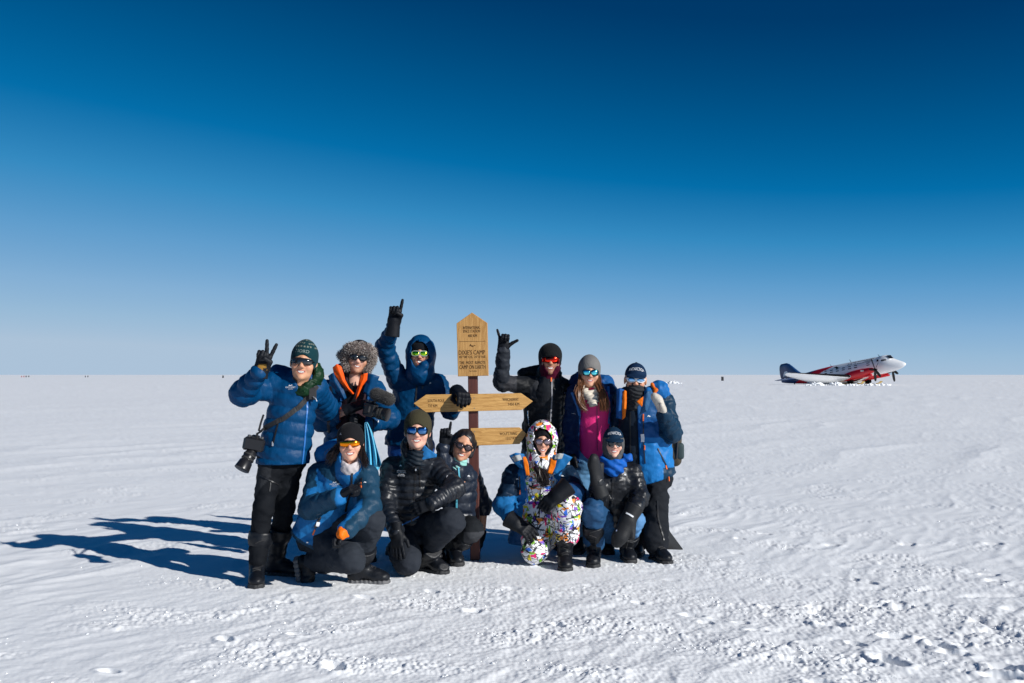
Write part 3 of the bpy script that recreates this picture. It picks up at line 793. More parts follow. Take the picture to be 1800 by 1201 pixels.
def far_markers():
    dk = M('far_marker_dark', (.03, .03, .035), rough=.7); rd = M('far_marker_red', (.35, .05, .05), rough=.7)
    L = ['first of four tiny drums far off at the left edge of the snow', 'second of four tiny drums far off at the left edge of the snow', 'third of four tiny drums far off at the left edge of the snow',
         'fourth of four tiny drums far off at the left edge of the snow', 'left one of two tiny dark drums on the far snow', 'right one of two tiny dark drums on the far snow', 'lone dark drum on the far snow left of the raised elbow', 'dark marker drum on the snow between the group and the aeroplane']
    for (px, Y, hgt, mm), lb in zip(((38, 620, .8, rd), (42, 620, .8, rd), (46, 620, .95, dk), (50.5, 620, .95, dk), (150, 620, .9, dk), (154.5, 620, .9, dk), (392, 470, 1.15, dk), (1270, 250, 1.0, dk)), L):
        c = gnd(px, Y, 0); w = hgt * .32
        mb = MB().lathe(c, A(0, 0, 1), [(-.1, w), (0.05, w * 1.04), (hgt * .33, w), (hgt * .36, w * 1.08), (hgt * .4, w), (hgt * .68, w), (hgt * .71, w * 1.08), (hgt * .75, w), (hgt, w * 1.03), (hgt + .02, w * .9)], 12)
        o = mb.build('marker_drum', mm, None, loc=c); tag(o, lb, 'drum', 'marker drums far out on the snow')
far_markers()
# ------------------------------------------------------------------ people: materials
NYL = M('nylon_shell', attr=True, rough=.46, spec=.13, bump=(34, .32, 3, .35, (1.5, 1.5, .55), .010), bump2=(16, .07, 2, .3, (1, 1, 2.2), .012), vary=.04)
NYLB = M('glossy_down_nylon', attr=True, rough=.40, spec=.42, bump=(34, .30, 3, .35, (1.5, 1.5, .55), .010), vary=.04)
NYLM = M('matte_nylon', attr=True, rough=.55, spec=.14, bump=(20, .3, 4, .4, (1, 1, 1.2), .01), bump2=(90, .2, 3, .5, (1, 1, 1), .003), vary=.10)
SOFT = M('softshell_cloth', attr=True, rough=.8, spec=.10, bump=(14, .5, 4, 1.0, (1, 1, .7), .012), vary=.12)
KNIT = M('knitted_wool', attr=True, rough=.9, spec=.15, bump=(150, .7, 2, 0, (1, 1, .3), .005), bump2=(24, .4, 3, .4, (1, 1, 1), .006), sheen=.06, vary=.08)
SKIN = M('skin', attr=True, rough=.48, spec=.4, bump=(120, .08, 3, 0, (1, 1, 1), .002), vary=.04)
GLOVEM = M('glove_cloth', attr=True, rough=.55, spec=.2, bump=(60, .4, 4, .8, (1, 1, 1), .005), vary=.1)
BOOTM = M('boot_leather', attr=True, rough=.45, spec=.3, bump=(70, .3, 4, .5, (1, 1, 1), .004), vary=.12)
SOLEM = M('boot_rubber', (.025, .026, .028), rough=.6, spec=.3, bump=(80, .3, 3, 0, (1, 1, 1), .004))
HAIRM = M('hair', attr=True, rough=.38, spec=.5)
FURM = M('fur', attr=True, rough=.8, spec=.2, sheen=.3)
WHITE = M('white_print', (.75, .77, .8), rough=.6)
ZIPM = M('zip_black', (.012, .012, .014), rough=.4); ZIPB = M('zip_blue', (.02, .14, .42), rough=.4); ZIPT = M('zip_teal', (.10, .42, .55), rough=.4)
ORANGE = M('orange_cord', (.75, .14, .02), rough=.6); BLKP = M('black_plastic', (.010, .010, .012), rough=.32); CHROME = M('zip_puller', (.6, .62, .65), rough=.25, metal=.9)
FRAMEB = M('frame_black', (.008, .008, .01), rough=.25); FRAMEW = M('frame_white', (.75, .77, .8), rough=.3)
def lens(name, c, rough=.06, metal=1.0): return M('lens_' + name, c, rough=rough, metal=metal, spec=.8)
LENS = dict(dark=lens('dark', (.012, .013, .016), .08, .0), blue=lens('blue', (.10, .24, .5)), orange=lens('orange', (1., .27, .012), .12), green=lens('green', (.42, .75, .03), .12),
            red=lens('red', (.95, .03, .015), .14), cyan=lens('cyan', (.16, .78, .85), .14), brown=lens('brown', (.07, .05, .055), .1, .5), rose=lens('rose', (.30, .22, .25), .1, .8), sky=lens('sky', (.3, .55, .85), .12))
BLK = A(.0048, .0062, .0095); NAVY = A(.002, .022, .06); DEEP = A(.0008, .044, .130); ROYAL = A(.012, .125, .36); TEALD = A(.010, .038, .078); CHAR = A(.030, .034, .042)

def rot_basis(yaw, pitch=0., roll=0.):
    """columns: viewer-right, facing direction, up"""
    f = A(math.sin(yaw) * math.cos(pitch), -math.cos(yaw) * math.cos(pitch), math.sin(pitch))
    x = A(math.cos(yaw), math.sin(yaw), 0); u = np.cross(x, f) * -1
    if u[2] < 0: u = -u
    c, s = math.cos(roll), math.sin(roll)
    x2 = x * c - u * s; u2 = u * c + x * s
    return np.stack([x2, f, u2], 1)

class Person:
    def __init__(s, label, base, yaw=0.):
        s.root = empty('person', (base[0], base[1], 0), label, 'person', 'people posing round the signpost')
        s.front = A(math.sin(yaw), -math.cos(yaw), 0); s.side = A(math.cos(yaw), math.sin(yaw), 0); s.yaw = yaw
        s.base = base; s.body_cones = []
    # -------------------------------------------------------------- head, one mesh with the body under the clothes
    def head(s, px, py, Y, sc=1.05, yaw=0., pitch=0., roll=0., skin=(.50, .27, .17), mouth='grin', beard=None, wide=1.07, lipc=(.45, .12, .10), bodycones=()):
        s.hc = at(px, py, Y); s.hs = sc; s.R = rot_basis(yaw, pitch, roll)
        g = G(.0034); w = wide
        S_ = lambda *v: A(*v)
        g.add(ell((0, -.012, .035), (.077 * w, .094, .088)), .02); g.add(ell((0, .028, -.034), (.065 * w, .062, .084)), .03)
        g.add(ell((0, .040, -.082), (.047 * w, .046, .036)), .03); g.add(ell((0, .076, -.106), (.019, .017, .015)), .025)
        for e in (-1, 1):
            g.add(ell((e * .040 * w, .062, -.036), (.026, .026, .024)), .025); g.add(cone((0, .084, .020), (e * .042, .070, .020), .012, .010), .02)
            g.add(ell((e * .0775 * w, -.008, -.012), (.010, .020, .032)), .008)
            g.sub(ell((e * .031, .102, .000), (.019, .016, .013)), .015); g.add(ell((e * .031, .078, .000), .0125), .003)
            g.add(ell((e * .0125, .103, -.037), (.0095, .010, .008)), .010)
        g.add(cone((0, .092, .006), (0, .114, -.030), .0075, .0115), .016)
        g.add(cone((0, -.018, -.07), (0, -.04, -.21), .056, .062), .03)
        zm = lambda x: -.071 + 9. * x * x
        if mouth in ('grin', 'smile', 'open'):
            hw, hh = dict(grin=(.025, .0064), smile=(.023, .0048), open=(.019, .014))[mouth]
            P = Prim(lambda x, y, z: np.sqrt((x / hw) ** 2 + ((z - zm(x)) / hh) ** 2 + ((y - .1) / .0165) ** 2) * .007 - .007, (-.03, .07, -.095), (.03, .13, -.05)); g.sub(P, .006)
            g.add(Prim(lambda x, y, z: np.sqrt(np.maximum(np.abs(x) - .026, 0) ** 2 + (z - zm(x) - hh * 1.25) ** 2 + (y - .0905 + 12 * x * x) ** 2) - .0052, (-.033, .07, -.075), (.033, .10, -.045)), .006)
            g.add(Prim(lambda x, y, z: np.sqrt(np.maximum(np.abs(x) - .022, 0) ** 2 + (z - zm(x) + hh * 1.35) ** 2 + (y - .0885 + 14 * x * x) ** 2) - .0062, (-.03, .07, -.10), (.03, .10, -.06)), .006)
        V, Q, _ = g.mesh(None); Q = Q[:, ::-1]
        x, y, z = V.T; zz = z - zm(x)
        skin = tuple(min(.8, c * 1.18) for c in skin)
        col = np.tile(np.array(skin, float), (len(V), 1))
        def blend(mask, c): col[:] = col * (1 - mask[:, None]) + np.asarray(c) * mask[:, None]
        ch = np.exp(-((np.abs(x) - .042) / .02) ** 2 - ((z + .036) / .022) ** 2) * (y > .04); blend(.38 * ch, A(.55, .17, .12))
        nt_ = np.exp(-(x / .014) ** 2 - ((z + .032) / .014) ** 2) * (y > .09); blend(.30 * nt_, A(.55, .17, .12))
        if beard is not None:
            bm = ((z < -.040 + 0.3 * np.abs(x)) & (y > -.01) & (z > -.135)).astype(float) * sstep(.030, .045, np.hypot(x * .95, (z + .045) * .9) + .0) 
            bm = np.maximum(bm, ((np.abs(x) < .032) & (z < -.05) & (y > .05)).astype(float)); blend(.82 * bm * (.75 + .25 * vnoise3(x * 300, y * 300, z * 300)), beard)
        if mouth in ('grin', 'smile', 'open'):
            q_ = np.sqrt((x / (hw * 1.22)) ** 2 + (zz / (hh * 2.25)) ** 2); lip = (q_ < 1) & (y > .06); blend(.8 * lip.astype(float), lipc)
            q1 = np.sqrt((x / hw) ** 2 + (zz / (hh * 1.15)) ** 2); ins = (q1 < 1.0) & (y > .05)
            blend(ins.astype(float), A(.06, .015, .014))
            te = (np.sqrt((x / (hw * .80)) ** 2 + ((zz - hh * .16) / (hh * (.82 if mouth != 'open' else .5))) ** 2) < 1.0) & (y > .05); blend(te.astype(float), A(.80, .77, .72))
            fold = np.exp(-((np.abs(x) - .036 - .35 * (-.045 - z)) / .004) ** 2) * ((z < -.035) & (z > -.075) & (y > .05)); blend(.30 * fold, np.array(skin) * .5)
        eb = np.exp(-((z - .021 - .10 * np.abs(np.abs(x) - .03)) / .0045) ** 2) * ((np.abs(x) > .012) & (np.abs(x) < .05) & (y > .06)); blend(.8 * eb, A(.02, .014, .012))
        for e in (-1, 1):
            r = np.hypot(x - e * .031, z); blend(((r < .0125) & (y > .082)).astype(float) * .9, A(.6, .6, .6)); blend(((r < .0055) & (y > .086)).astype(float), A(.02, .012, .01))
        W = s.hw(V)
        # body under the clothing, joined into the same mesh
        nk = s.hp(0, -.04, -.2)
        VV = [W]; QQ = [Q]; CC = [col]
        if bodycones:
            gb = G(.02); gb.add(cone(s.hp(0, -.03, -.12), nk, .055 * sc, .06 * sc), .03)
            for c in bodycones: gb.add(cone(*c), .05)
            v, q, _ = gb.mesh(None); VV.append(v); QQ.append(q + len(W)); CC.append(np.tile(np.array(skin, float), (len(v), 1)))
        s.body = mk('body', np.vstack(VV), np.vstack(QQ), SKIN, s.root, col=np.vstack(CC))
        o_bvh[s.body.name] = (W, Q)
    def hw(s, V): return s.hc + (np.asarray(V) * s.hs) @ s.R.T
    def hp(s, *v): return s.hc + s.R @ (A(*v) * s.hs)
    def hmesh(s, g, name, mat, col=None, parent=None):
        """build an implicit shape given in head space"""
        V, Q, c = g.mesh(col); W = s.hw(V); Q = Q[:, ::-1]
        o = mk(name, W, Q, mat, parent or s.root, col=c); o_bvh[o.name] = (W, Q); return o
    # -------------------------------------------------------------- headwear
    def beanie(s, col, front=.036, ears=-.045, top=.142, fold=0., puff=1., mat=None, colfn=None):
        g = G(.0055); w = 1.04 * puff
        g.add(ell((0, -.014, .036), (.085 * w, .102 * w, top - .036)), .01)
        g.add(cone((0, -.014, .0), (0, -.014, .045), .086 * w, .086 * w, flat=(A(0, 1, 0), .85)), .03)
        cutf = Prim(lambda x, y, z: -(z - (front + (y - .09) * .22 + (ears - front) * np.clip((np.abs(x) / .085), 0, 1.1) ** 2 * 1.0)), A(-9, -9, -9), A(9, 9, 9))
        g.cut(cutf, .006)
        g.sub(ell((0, -.014, .02), (.076 * w, .092 * w, .085)), .003)
        if fold > 0:
            g2 = lambda x, y, z: np.where((z - (front + (y - .09) * .22 + (ears - front) * np.clip(np.abs(x) / .085, 0, 1.1) ** 2)) < fold, -.0055, 0.)
            g.disp = g2
        c = np.asarray(col, float)
        s.hat = s.hmesh(g, 'beanie', mat or KNIT, colfn if colfn else c); return s.hat
    def cap(s, col, text='ANTARCTICA'):
        g = G(.005)
        g.add(ell((0, -.010, .030), (.088, .104, .104)), .01)
        g.cut(Prim(lambda x, y, z: -(z - (.034 + (y - .09) * .10)), A(-9, -9, -9), A(9, 9, 9)), .003)
        g.sub(ell((0, -.010, .015), (.078, .094, .088)), .003)
        bill = Prim(lambda x, y, z: np.maximum(np.maximum(np.abs(z - (.040 - (y - .09) * .35 - 3.4 * x * x)) - .0045, np.sqrt((x / .078) ** 2 + ((y - .075) / .088) ** 2) * .07 - .07), .065 - y), A(-.085, .06, -.03), A(.085, .17, .06))
        g.add(bill, .004)
        s.hat = s.hmesh(g, 'cap', SOFT, np.asarray(col, float))
        # embroidered lettering wrapped on the crown
        V, F = text2d(text, .034, .76); T = []
        for u, v in V:
            a = u / .1; zc = .078 + v * 1.0 + .006 * math.cos(u * 30)
            k = math.sqrt(max(0, 1 - ((zc - .030) / .104) ** 2))
            T.append(s.hp(math.sin(a) * .0905 * k, math.cos(a) * .1065 * k - .010, zc + .001))
        MB().raw(T, F).build('lettering', WHITE, s.hat, smooth=False)
        s.hmeshb = None
        MB().tube([s.hp(0, -.01, .132), s.hp(0, -.01, .139)], .008 * s.hs, 8).build('button', SOLEM, s.hat)
        return s.hat
    def hood_up(s, colfn, mat, top=.165, w=.118, opening=(.072, .10), down=-.17, name='hood'):
        g = G(.0075)
        g.add(ell((0, -.022, .022), (w, .130, top - .022)), .02); g.add(cone((0, -.02, .0), (0, -.025, down), w * .93, w * 1.02, flat=(A(0, 1, 0), .92)), .05)
        g.add(cone((0, .03, -.115), (0, .02, down), .085, .10), .04)
        g.disp = lambda x, y, z: .006 * vnoise3(x * 22, y * 22, z * 30, 5)
        g.sub(ell((0, .03, .0), (.086, .095, .13)), .01)
        g.sub(ell((0, .16, -.012), (opening[0], .16, opening[1])), .012)
        return s.hmesh(g, name, mat, colfn)
    def gaiter(s, col, top=-.085, bot=-.20, r=.075, name='neck_gaiter', fold=.006, mat=None, over=False, fwd=.0):
        g = G(.006)
        if over: g.add(ell((0, .035, -.075), (.072, .078, .075)), .03)
        g.add(cone((0, -.005 + fwd, top - .03), (0, -.02 + fwd, bot), r * .96, r * 1.12), .03)
        g.disp = lambda x, y, z: fold * np.sin(z * 210 + 2.5 * np.sin(x * 30 + 1) + x * 40) * .5 + fold * .6 * vnoise3(x * 40, y * 40, z * 40)
        if over: g.cut(Prim(lambda x, y, z: z - (-.022 + .25 * (y - .1)), A(-9, -9, -9), A(9, 9, 9)), .004)
        else: g.cut(Prim(lambda x, y, z: z - (top + .10 * (-y)), A(-9, -9, -9), A(9, 9, 9)), .008)
        return s.hmesh(g, name, mat or SOFT, np.asarray(col, float))
    def balaclava(s, col, r=.088, opening=(.060, .088), name='balaclava', oz=-.01, top=.05, mat=None):
        g = G(.0055)
        g.add(ell((0, .006, -.012), (r * 1.03, .112, .128)), .02); g.add(cone((0, -.0, -.09), (0, -.02, -.2), .075, .085), .04)
        g.disp = lambda x, y, z: .004 * vnoise3(x * 45, y * 45, z * 45)
        g.cut(Prim(lambda x, y, z: z - top, A(-9, -9, -9), A(9, 9, 9)), .004)
        g.sub(ell((0, .15, oz), (opening[0], .13, opening[1])), .006)
        return s.hmesh(g, name, mat or SOFT, np.asarray(col, float))
    def glasses(s, style='two', lensm='dark', frame=None, rx=.031, ry=.0225, cx=.034, z0=-.002, y0=.116, curve=3.6, sq=2.6, fr=.0035, shape=None):
        frame = frame or FRAMEB
        root = empty('sunglasses', (0, 0, 0)); root.parent = s.root; root.location = tuple(s.hc - wbase(s.root))
        surf = lambda x, z, o=0.: s.hp(x, y0 - curve * x * x - .10 * abs(z - z0) + o, z)
        outs = []
        n = 22
        if style == 'two':
            for e in (-1, 1):
                o = []
                for k in range(n):
                    a = 2 * PI * k / n; ca, sa = math.cos(a), math.sin(a)
                    xx = e * cx + rx * math.copysign(abs(ca) ** (2 / sq), ca); zz = z0 + ry * math.copysign(abs(sa) ** (2 / sq), sa)
                    if sa < 0: xx = xx - (xx - e * cx) * .12 * abs(sa)
                    o.append((xx, zz))
                outs.append(o)
        else:       # one-piece shield with nose notch
            W_, Hh = rx, ry
            top = [(-W_ + 2 * W_ * k / 12, z0 + Hh * (1 - .25 * abs(-1 + k / 6) ** 2.5)) for k in range(13)]
            bot = [(W_ - 2 * W_ * k / 16, z0 - Hh * (1 - .45 * abs(1 - k / 8) ** 2.0) + .022 * math.exp(-((W_ - 2 * W_ * k / 16) / .010) ** 2)) for k in range(17)]
            outs = [top + bot]
        for o in outs:
            cxm = np.mean([p[0] for p in o]); czm = np.mean([p[1] for p in o])
            if style == 'two': V = [surf(cxm, czm, .002)]; F = []
            m = len(o)
            if style == 'two':
                for f in (.5, 1.): V += [surf(cxm + (p[0] - cxm) * f, czm + (p[1] - czm) * f, .002) for p in o]
                F = [[0, 1 + k, 1 + (k + 1) % m] for k in range(m)] + [[1 + k, 1 + m + k, 1 + m + (k + 1) % m, 1 + (k + 1) % m] for k in range(m)]
                mb = MB().raw(V, F)
            else:   # columns between top and bottom edges
                xs = np.linspace(-rx * .995, rx * .995, 25); V = []; F = []
                tx = np.array(top); bx = np.array(bot)[::-1]
                for x in xs:
                    zt = np.interp(x, tx[:, 0], tx[:, 1]); zb = np.interp(x, bx[:, 0], bx[:, 1])
                    for k in range(5): V.append(surf(x, zb + (zt - zb) * k / 4, .002))
                F = [[i * 5 + k, (i + 1) * 5 + k, (i + 1) * 5 + k + 1, i * 5 + k + 1] for i in range(24) for k in range(4)]
                mb = MB().raw(V, F)
            lo = mb.build('lens', LENS[lensm], root); sd = lo.modifiers.new('thick', 'SOLIDIFY'); sd.thickness = .002 * s.hs
            pts = [surf(*p) for p in o]
            if style == 'two': MB().tube(pts + [pts[0], pts[1]], fr * s.hs, 5, cap=False).build('rim', frame, root)
            else: MB().tube([surf(*p) for p in top], fr * s.hs, 5).build('rim', frame, root)
        if style == 'two': MB().tube([surf(-cx + rx * .9, z0 + ry * .35), surf(0, z0 + ry * .6, .002), surf(cx - rx * .9, z0 + ry * .35)], fr * 1.15 * s.hs, 5).build('bridge', frame, root)
        xe = (cx + rx) if style == 'two' else rx
        for e in (-1, 1): MB().tube([surf(e * xe * .99, z0 + ry * .45), s.hp(e * .0745, .05, z0 + .008), s.hp(e * .078, -.01, z0 + .006)], [fr * 1.3 * s.hs, fr * 1.2 * s.hs, fr * s.hs], 5).build('temple', frame, root)
        return root
    # -------------------------------------------------------------- hands
    def glove(s, wrist, fwd, palm, pose='relax', sc=1.08, col=BLK, thumb_side=None, name='glove', cuff=.035, cuffr=.043, mat=None, colfn=None):
        """palm: palm normal; thumb side is given by thumb_side vector"""
        f = nrm(fwd); p = nrm(np.asarray(palm, float) - f * np.dot(palm, f)); t = np.cross(f, p)
        if thumb_side is not None and np.dot(t, thumb_side) < 0: t = -t
        w = np.asarray(wrist, float)
        L = lambda x, y, z: w + sc * (t * x + f * y + p * z)
        g = G(.0048)
        if pose == 'mitten':
            g.add(cone(L(0, .03, 0), L(0, .135, .012), .050 * sc, .046 * sc, flat=(p, 1.35)), .03); g.add(cone(L(0, .135, .012), L(-.005, .17, .03), .042 * sc, .036 * sc, flat=(p, 1.3)), .03)
            g.add(cone(L(.04, .045, .01), L(.066, .105, .025), .022 * sc, .018 * sc), .02)
        else:
            g.add(rbox(L(0, .055, 0), A(.043, .05, .019) * sc, np.stack([t, f, p], 1), .016 * sc), .015)
            g.add(ell(L(.022, .03, .010), A(.022, .03, .016) * sc, np.stack([t, f, p], 1)), .02)
            curls = dict(relax=(.35, .40, .45, .5), flat=(.08, .05, .08, .12), fist=(1.45,) * 4, peace=(-.02, .0, 1.5, 1.5), point=(.0, 1.45, 1.5, 1.5), shaka=(1.45, 1.5, 1.45, -.05), grip=(.85, .9, .9, .9), thumb=(1.4, 1.45, 1.45, 1.45))[pose]
            spread = dict(peace=(.22, -.20, 0, 0), shaka=(0, 0, 0, -.38)).get(pose, (.08, .02, -.04, -.10))
            for i, (x0, ln, rr) in enumerate(((.033, .078, .0118), (.011, .088, .0122), (-.011, .080, .0118), (-.032, .064, .0108))):
                a = 0.; q = np.array([x0, .095, .0]); c = curls[i]
                pts = [L(*q)]
                for fr, da in ((.45, c * .62), (.31, c), (.24, c * .7)):
                    a += da; d = np.array([math.sin(spread[i]) * math.cos(a), math.cos(spread[i]) * math.cos(a), math.sin(a)]); q = q + d * ln * fr; pts.append(L(*q))
                for k in range(3): g.add(cone(pts[k], pts[k + 1], rr * sc * (1 - .06 * k), rr * sc * (.94 - .06 * k)), .006 if k else .010)
            th = dict(relax=((.058, .075, .022), (.06, .11, .03)), flat=((.062, .07, .016), (.07, .105, .018)), fist=((.05, .075, .035), (.02, .09, .055)), peace=((.045, .07, .035), (.012, .085, .052)), point=((.045, .07, .035), (.01, .085, .050)),
                      shaka=((.068, .062, .012), (.105, .085, .018)), grip=((.055, .07, .035), (.045, .10, .05)), thumb=((.055, .08, .012), (.062, .125, .008)))[pose]
            g.add(cone(L(.032, .028, .012), L(*th[0]), .0155 * sc, .0135 * sc), .012); g.add(cone(L(*th[0]), L(*th[1]), .0135 * sc, .0115 * sc), .006)
        g.add(cone(L(0, -cuff, 0), L(0, .02, 0), cuffr * sc, cuffr * .82 * sc, flat=(p, 1.12)), .02)
        g.pcut(plane(-f, L(0, -cuff, 0)))
        return g.build(name, mat or GLOVEM, s.root, colfn or np.asarray(col, float))
    # -------------------------------------------------------------- boots
    def boot(s, ankle, shin, toe, up=(0, 0, 1), sc=1., col=BLK, shaft=.20, puff=.012, laces=True, solec=None):
        n = nrm(up); f = nrm(np.asarray(toe, float) - n * np.dot(toe, n)); sd = np.cross(f, n); a = np.asarray(ankle, float); sh = nrm(shin)
        L = lambda x, y, z: a + sc * (sd * x + f * y + n * z)
        R = np.stack([sd, f, n], 1)
        g = G(.0075)
        g.add(cone(a + sh * shaft, a + sh * .03, .069 * sc, .058 * sc), .02); g.add(cone(L(0, 0, -.02), L(0, .10, -.052), .055 * sc, .048 * sc), .03)
        g.add(ell(L(0, .135, -.066), A(.054, .068, .042) * sc, R), .03); g.add(ell(L(0, -.02, -.06), A(.047, .055, .05) * sc, R), .03)
        g.add(cone(a + sh * (shaft - .025), a + sh * (shaft + .005), .070 * sc + puff, .068 * sc + puff), .008)
        g.disp = lambda x, y, z: .003 * vnoise3(x * 38, y * 38, z * 60, 3)
        g.cut(plane(-n, L(0, 0, -.088)), .002)
        g.pcut(plane(sh, a + sh * (shaft + .03)))
        o = g.build('boot', BOOTM, s.root, np.asarray(col, float))
        gs = G(.007)
        gs.add(cone(L(0, -.026, -.10), L(0, .06, -.10), .047 * sc, .042 * sc), .02); gs.add(cone(L(0, .05, -.10), L(0, .150, -.10), .043 * sc, .053 * sc), .02)
        gs.disp = lambda x, y, z: -.002 + .002 * np.sign(np.sin(((x - a[0]) * f[0] + (y - a[1]) * f[1] + (z - a[2]) * f[2]) * 190))
        gs.cut(plane(-n, L(0, 0, -.116)), .0); gs.cut(plane(n, L(0, 0, -.083)), .0)
        so = gs.build('sole', solec or SOLEM, s.root, None); so.parent = o; so.location = (0, 0, 0)
        if laces:
            mb = MB(); tree = bvh(o)
            for k in range(7):
                h = k / 6; c0 = L(0, .105 - .075 * h, -.01 + .03 * h) if h < .5 else a + sh * (.02 + (h - .5) * 2 * (shaft - .07)) + f * .03
                dr = nrm(f * (.9 if h > .4 else .4) + n * (.3 if h > .4 else 1.)); P = []
                for x in (-.026, -.013, 0, .013, .026):
                    q = c0 + sd * x * sc * (1 if k % 2 else -1) + (n if h < .5 else sh) * (x * .45 * (1 if k % 2 else 1)) + dr * .15
                    loc, nn, i, d = tree.ray_cast(Vector(q), Vector(-dr), .3)
                    if loc is not None: P.append(np.array(loc) + dr * .002)
                if len(P) > 1: mb.tube(P, .0032, 4)
            if mb.n: mb.build('laces', M('boot_lace', (.03, .03, .032), rough=.8), o)
        return o
    # -------------------------------------------------------------- clothing
    def garment(s, name, g, mat, col): return g.build(name, mat, s.root, col)
    def trousers(s, legs, pelvis, pr=.16, col=BLK, mat=None, colfn=None, fold=.008, h=.0105, r=(.105, .082, .066), name='trousers', cuts=()):
        g = G(h)
        g.add(ell(pelvis, A(pr * 1.12, pr * .85, pr * .8)), .03)
        for (hp, kn, an) in legs:
            hp, kn, an = map(np.asarray, (hp, kn, an))
            g.add(cone(hp, kn, r[0], r[1], tag='thigh'), .05); g.add(cone(kn, an, r[1], r[2], tag='shin'), .03)
        sd = random.random() * 9
        g.disp = lambda x, y, z: fold * (vnoise3(x * 13 + sd, y * 13, z * 24, 7) + .6 * vnoise3(x * 30, y * 30 + sd, z * 55, 8))
        for c in cuts: g.pcut(c)
        return g.build(name, mat or SOFT, s.root, colfn or np.asarray(col, float))
    def coat(s, chest, hem, shA, shB, arms, r=(.185, .20), fl=1.42, col=DEEP, colfn=None, mat=None, baf=(.10, .012), sbaf=(.085, .010), ar=(.085, .080, .062), h=.0092, wr=.007, shell=0., opening=None, collar=None, hemcut=None, name='jacket', extra=(), subs=(), ybaf=None, shr=.082, neck=None):
        g = G(h); fr = s.front
        chest, hem = map(np.asarray, (chest, hem))
        g.add(cone(chest, hem, r[0], r[1], flat=(fr, fl), baf=baf, tag='torso'), .03)
        ctr = (np.asarray(shA) + np.asarray(shB)) / 2
        g.add(cone(shA, shB, shr, shr, tag='yoke'), .05)
        for (sh, el, wr_) in arms:
            g.add(cone(sh, el, ar[0], ar[1], baf=sbaf, tag='upper'), .045); g.add(cone(el, wr_, ar[1], ar[2], baf=sbaf, tag='fore'), .03)
        if collar is not None: g.add(collar, .03)
        for e in extra: g.add(*e)
        sd = random.random() * 7
        g.disp = lambda x, y, z: wr * (vnoise3(x * 17 + sd, y * 17, z * 26, 4) + .7 * vnoise3(x * 40 + sd, y * 40, z * 52, 9))
        g.shell = shell
        for q in subs: g.psub(*q)
        if opening is not None: g.psub(opening, .0)
        g.pcut(plane(A(0, 0, -1), hemcut if hemcut is not None else hem + A(0, 0, -.02)) if not isinstance(hemcut, Prim) else hemcut)
        return g.build(name, mat or NYL, s.root, colfn or np.asarray(col, float))
def wedge(origin, axis_down, front, side, w, c=None, off=.02):
    """front opening: half width w(h) and centre c(h) as functions of distance down the front"""
    o = np.asarray(origin, float); d = nrm(axis_down); f = nrm(front); sd = nrm(side)
    def fn(x, y, z):
        px, py, pz = x - o[0], y - o[1], z - o[2]
        h = px * d[0] + py * d[1] + pz * d[2]; lat = px * sd[0] + py * sd[1] + pz * sd[2]; fr = px * f[0] + py * f[1] + pz * f[2]
        return np.maximum(np.abs(lat - (c(h) if c else 0)) - w(h), off - fr)
    return Prim(fn, o - 1.2, o + 1.2)
def tubes_hair(name, parent, locks, col, rng, n=26, spread=.02, r=.0024, wave=.01):
    mb = MB(); C = []
    for path, sp in locks:
        path = [np.asarray(p, float) for p in path]; m = len(path)
        for i in range(n):
            o = rng.normal(0, 1, 3) * sp; ph = rng.uniform(0, 6); P = []
            ts = np.linspace(0, m - 1 - rng.uniform(0, .25), 9)
            for t in ts:
                k = min(int(t), m - 2); f = t - k
                p = path[k] * (1 - f) + path[k + 1] * f
                P.append(p + o * (.55 + .45 * t / (m - 1)) + A(math.sin(t * 2.3 + ph), 0, 0) * wave)
            n0 = mb.n; mb.tube(P, [r, r, r, r, r, r, r * .9, r * .7, r * .3], 4, cap=False)
            c = np.asarray(col, float) * rng.uniform(.55, 1.5); C.append(np.tile(c, (mb.n - n0, 1)))
    return mb.build(name, HAIRM, parent, col=np.vstack(C))
def fur(name, parent, V, N, rng, length=.02, r=.0016, cols=((.16, .12, .10), (.35, .30, .27), (.55, .50, .47), (.08, .06, .05)), droop=.3):
    VV = []; FF = []; C = []; n = 0
    for p, nn in zip(V, N):
        d = nrm(nn + rng.normal(0, .45, 3) + A(0, 0, -droop)); u = nrm(np.cross(d, rng.normal(0, 1, 3))); w = np.cross(d, u); L = length * rng.uniform(.5, 1.2); b = nrm(d + rng.normal(0, .4, 3) + A(0, 0, -droop))
        VV += [p + u * r, p - u * r * .5 + w * r * .87, p - u * r * .5 - w * r * .87]; m = p + d * L * .55
        VV += [m + u * r * .8, m - u * r * .4 + w * r * .7, m - u * r * .4 - w * r * .7, m + b * L * .5]
        FF += [[n, n + 1, n + 4, n + 3], [n + 1, n + 2, n + 5, n + 4], [n + 2, n, n + 3, n + 5], [n + 3, n + 4, n + 6], [n + 4, n + 5, n + 6], [n + 5, n + 3, n + 6]]
        c = np.array(cols[rng.randint(len(cols))]) * rng.uniform(.7, 1.2); C += [c] * 7; n += 7
    return mk(name, np.array(VV), FF, FURM, parent, col=np.array(C))
def vnormals(V, Q):
    N = np.zeros_like(V); a = V[Q[:, 2]] - V[Q[:, 0]]; b = V[Q[:, 3]] - V[Q[:, 1]]; f = np.cross(a, b)
    for k in range(4): np.add.at(N, Q[:, k], f)
    return N / np.maximum(np.linalg.norm(N, axis=1, keepdims=True), 1e-9)
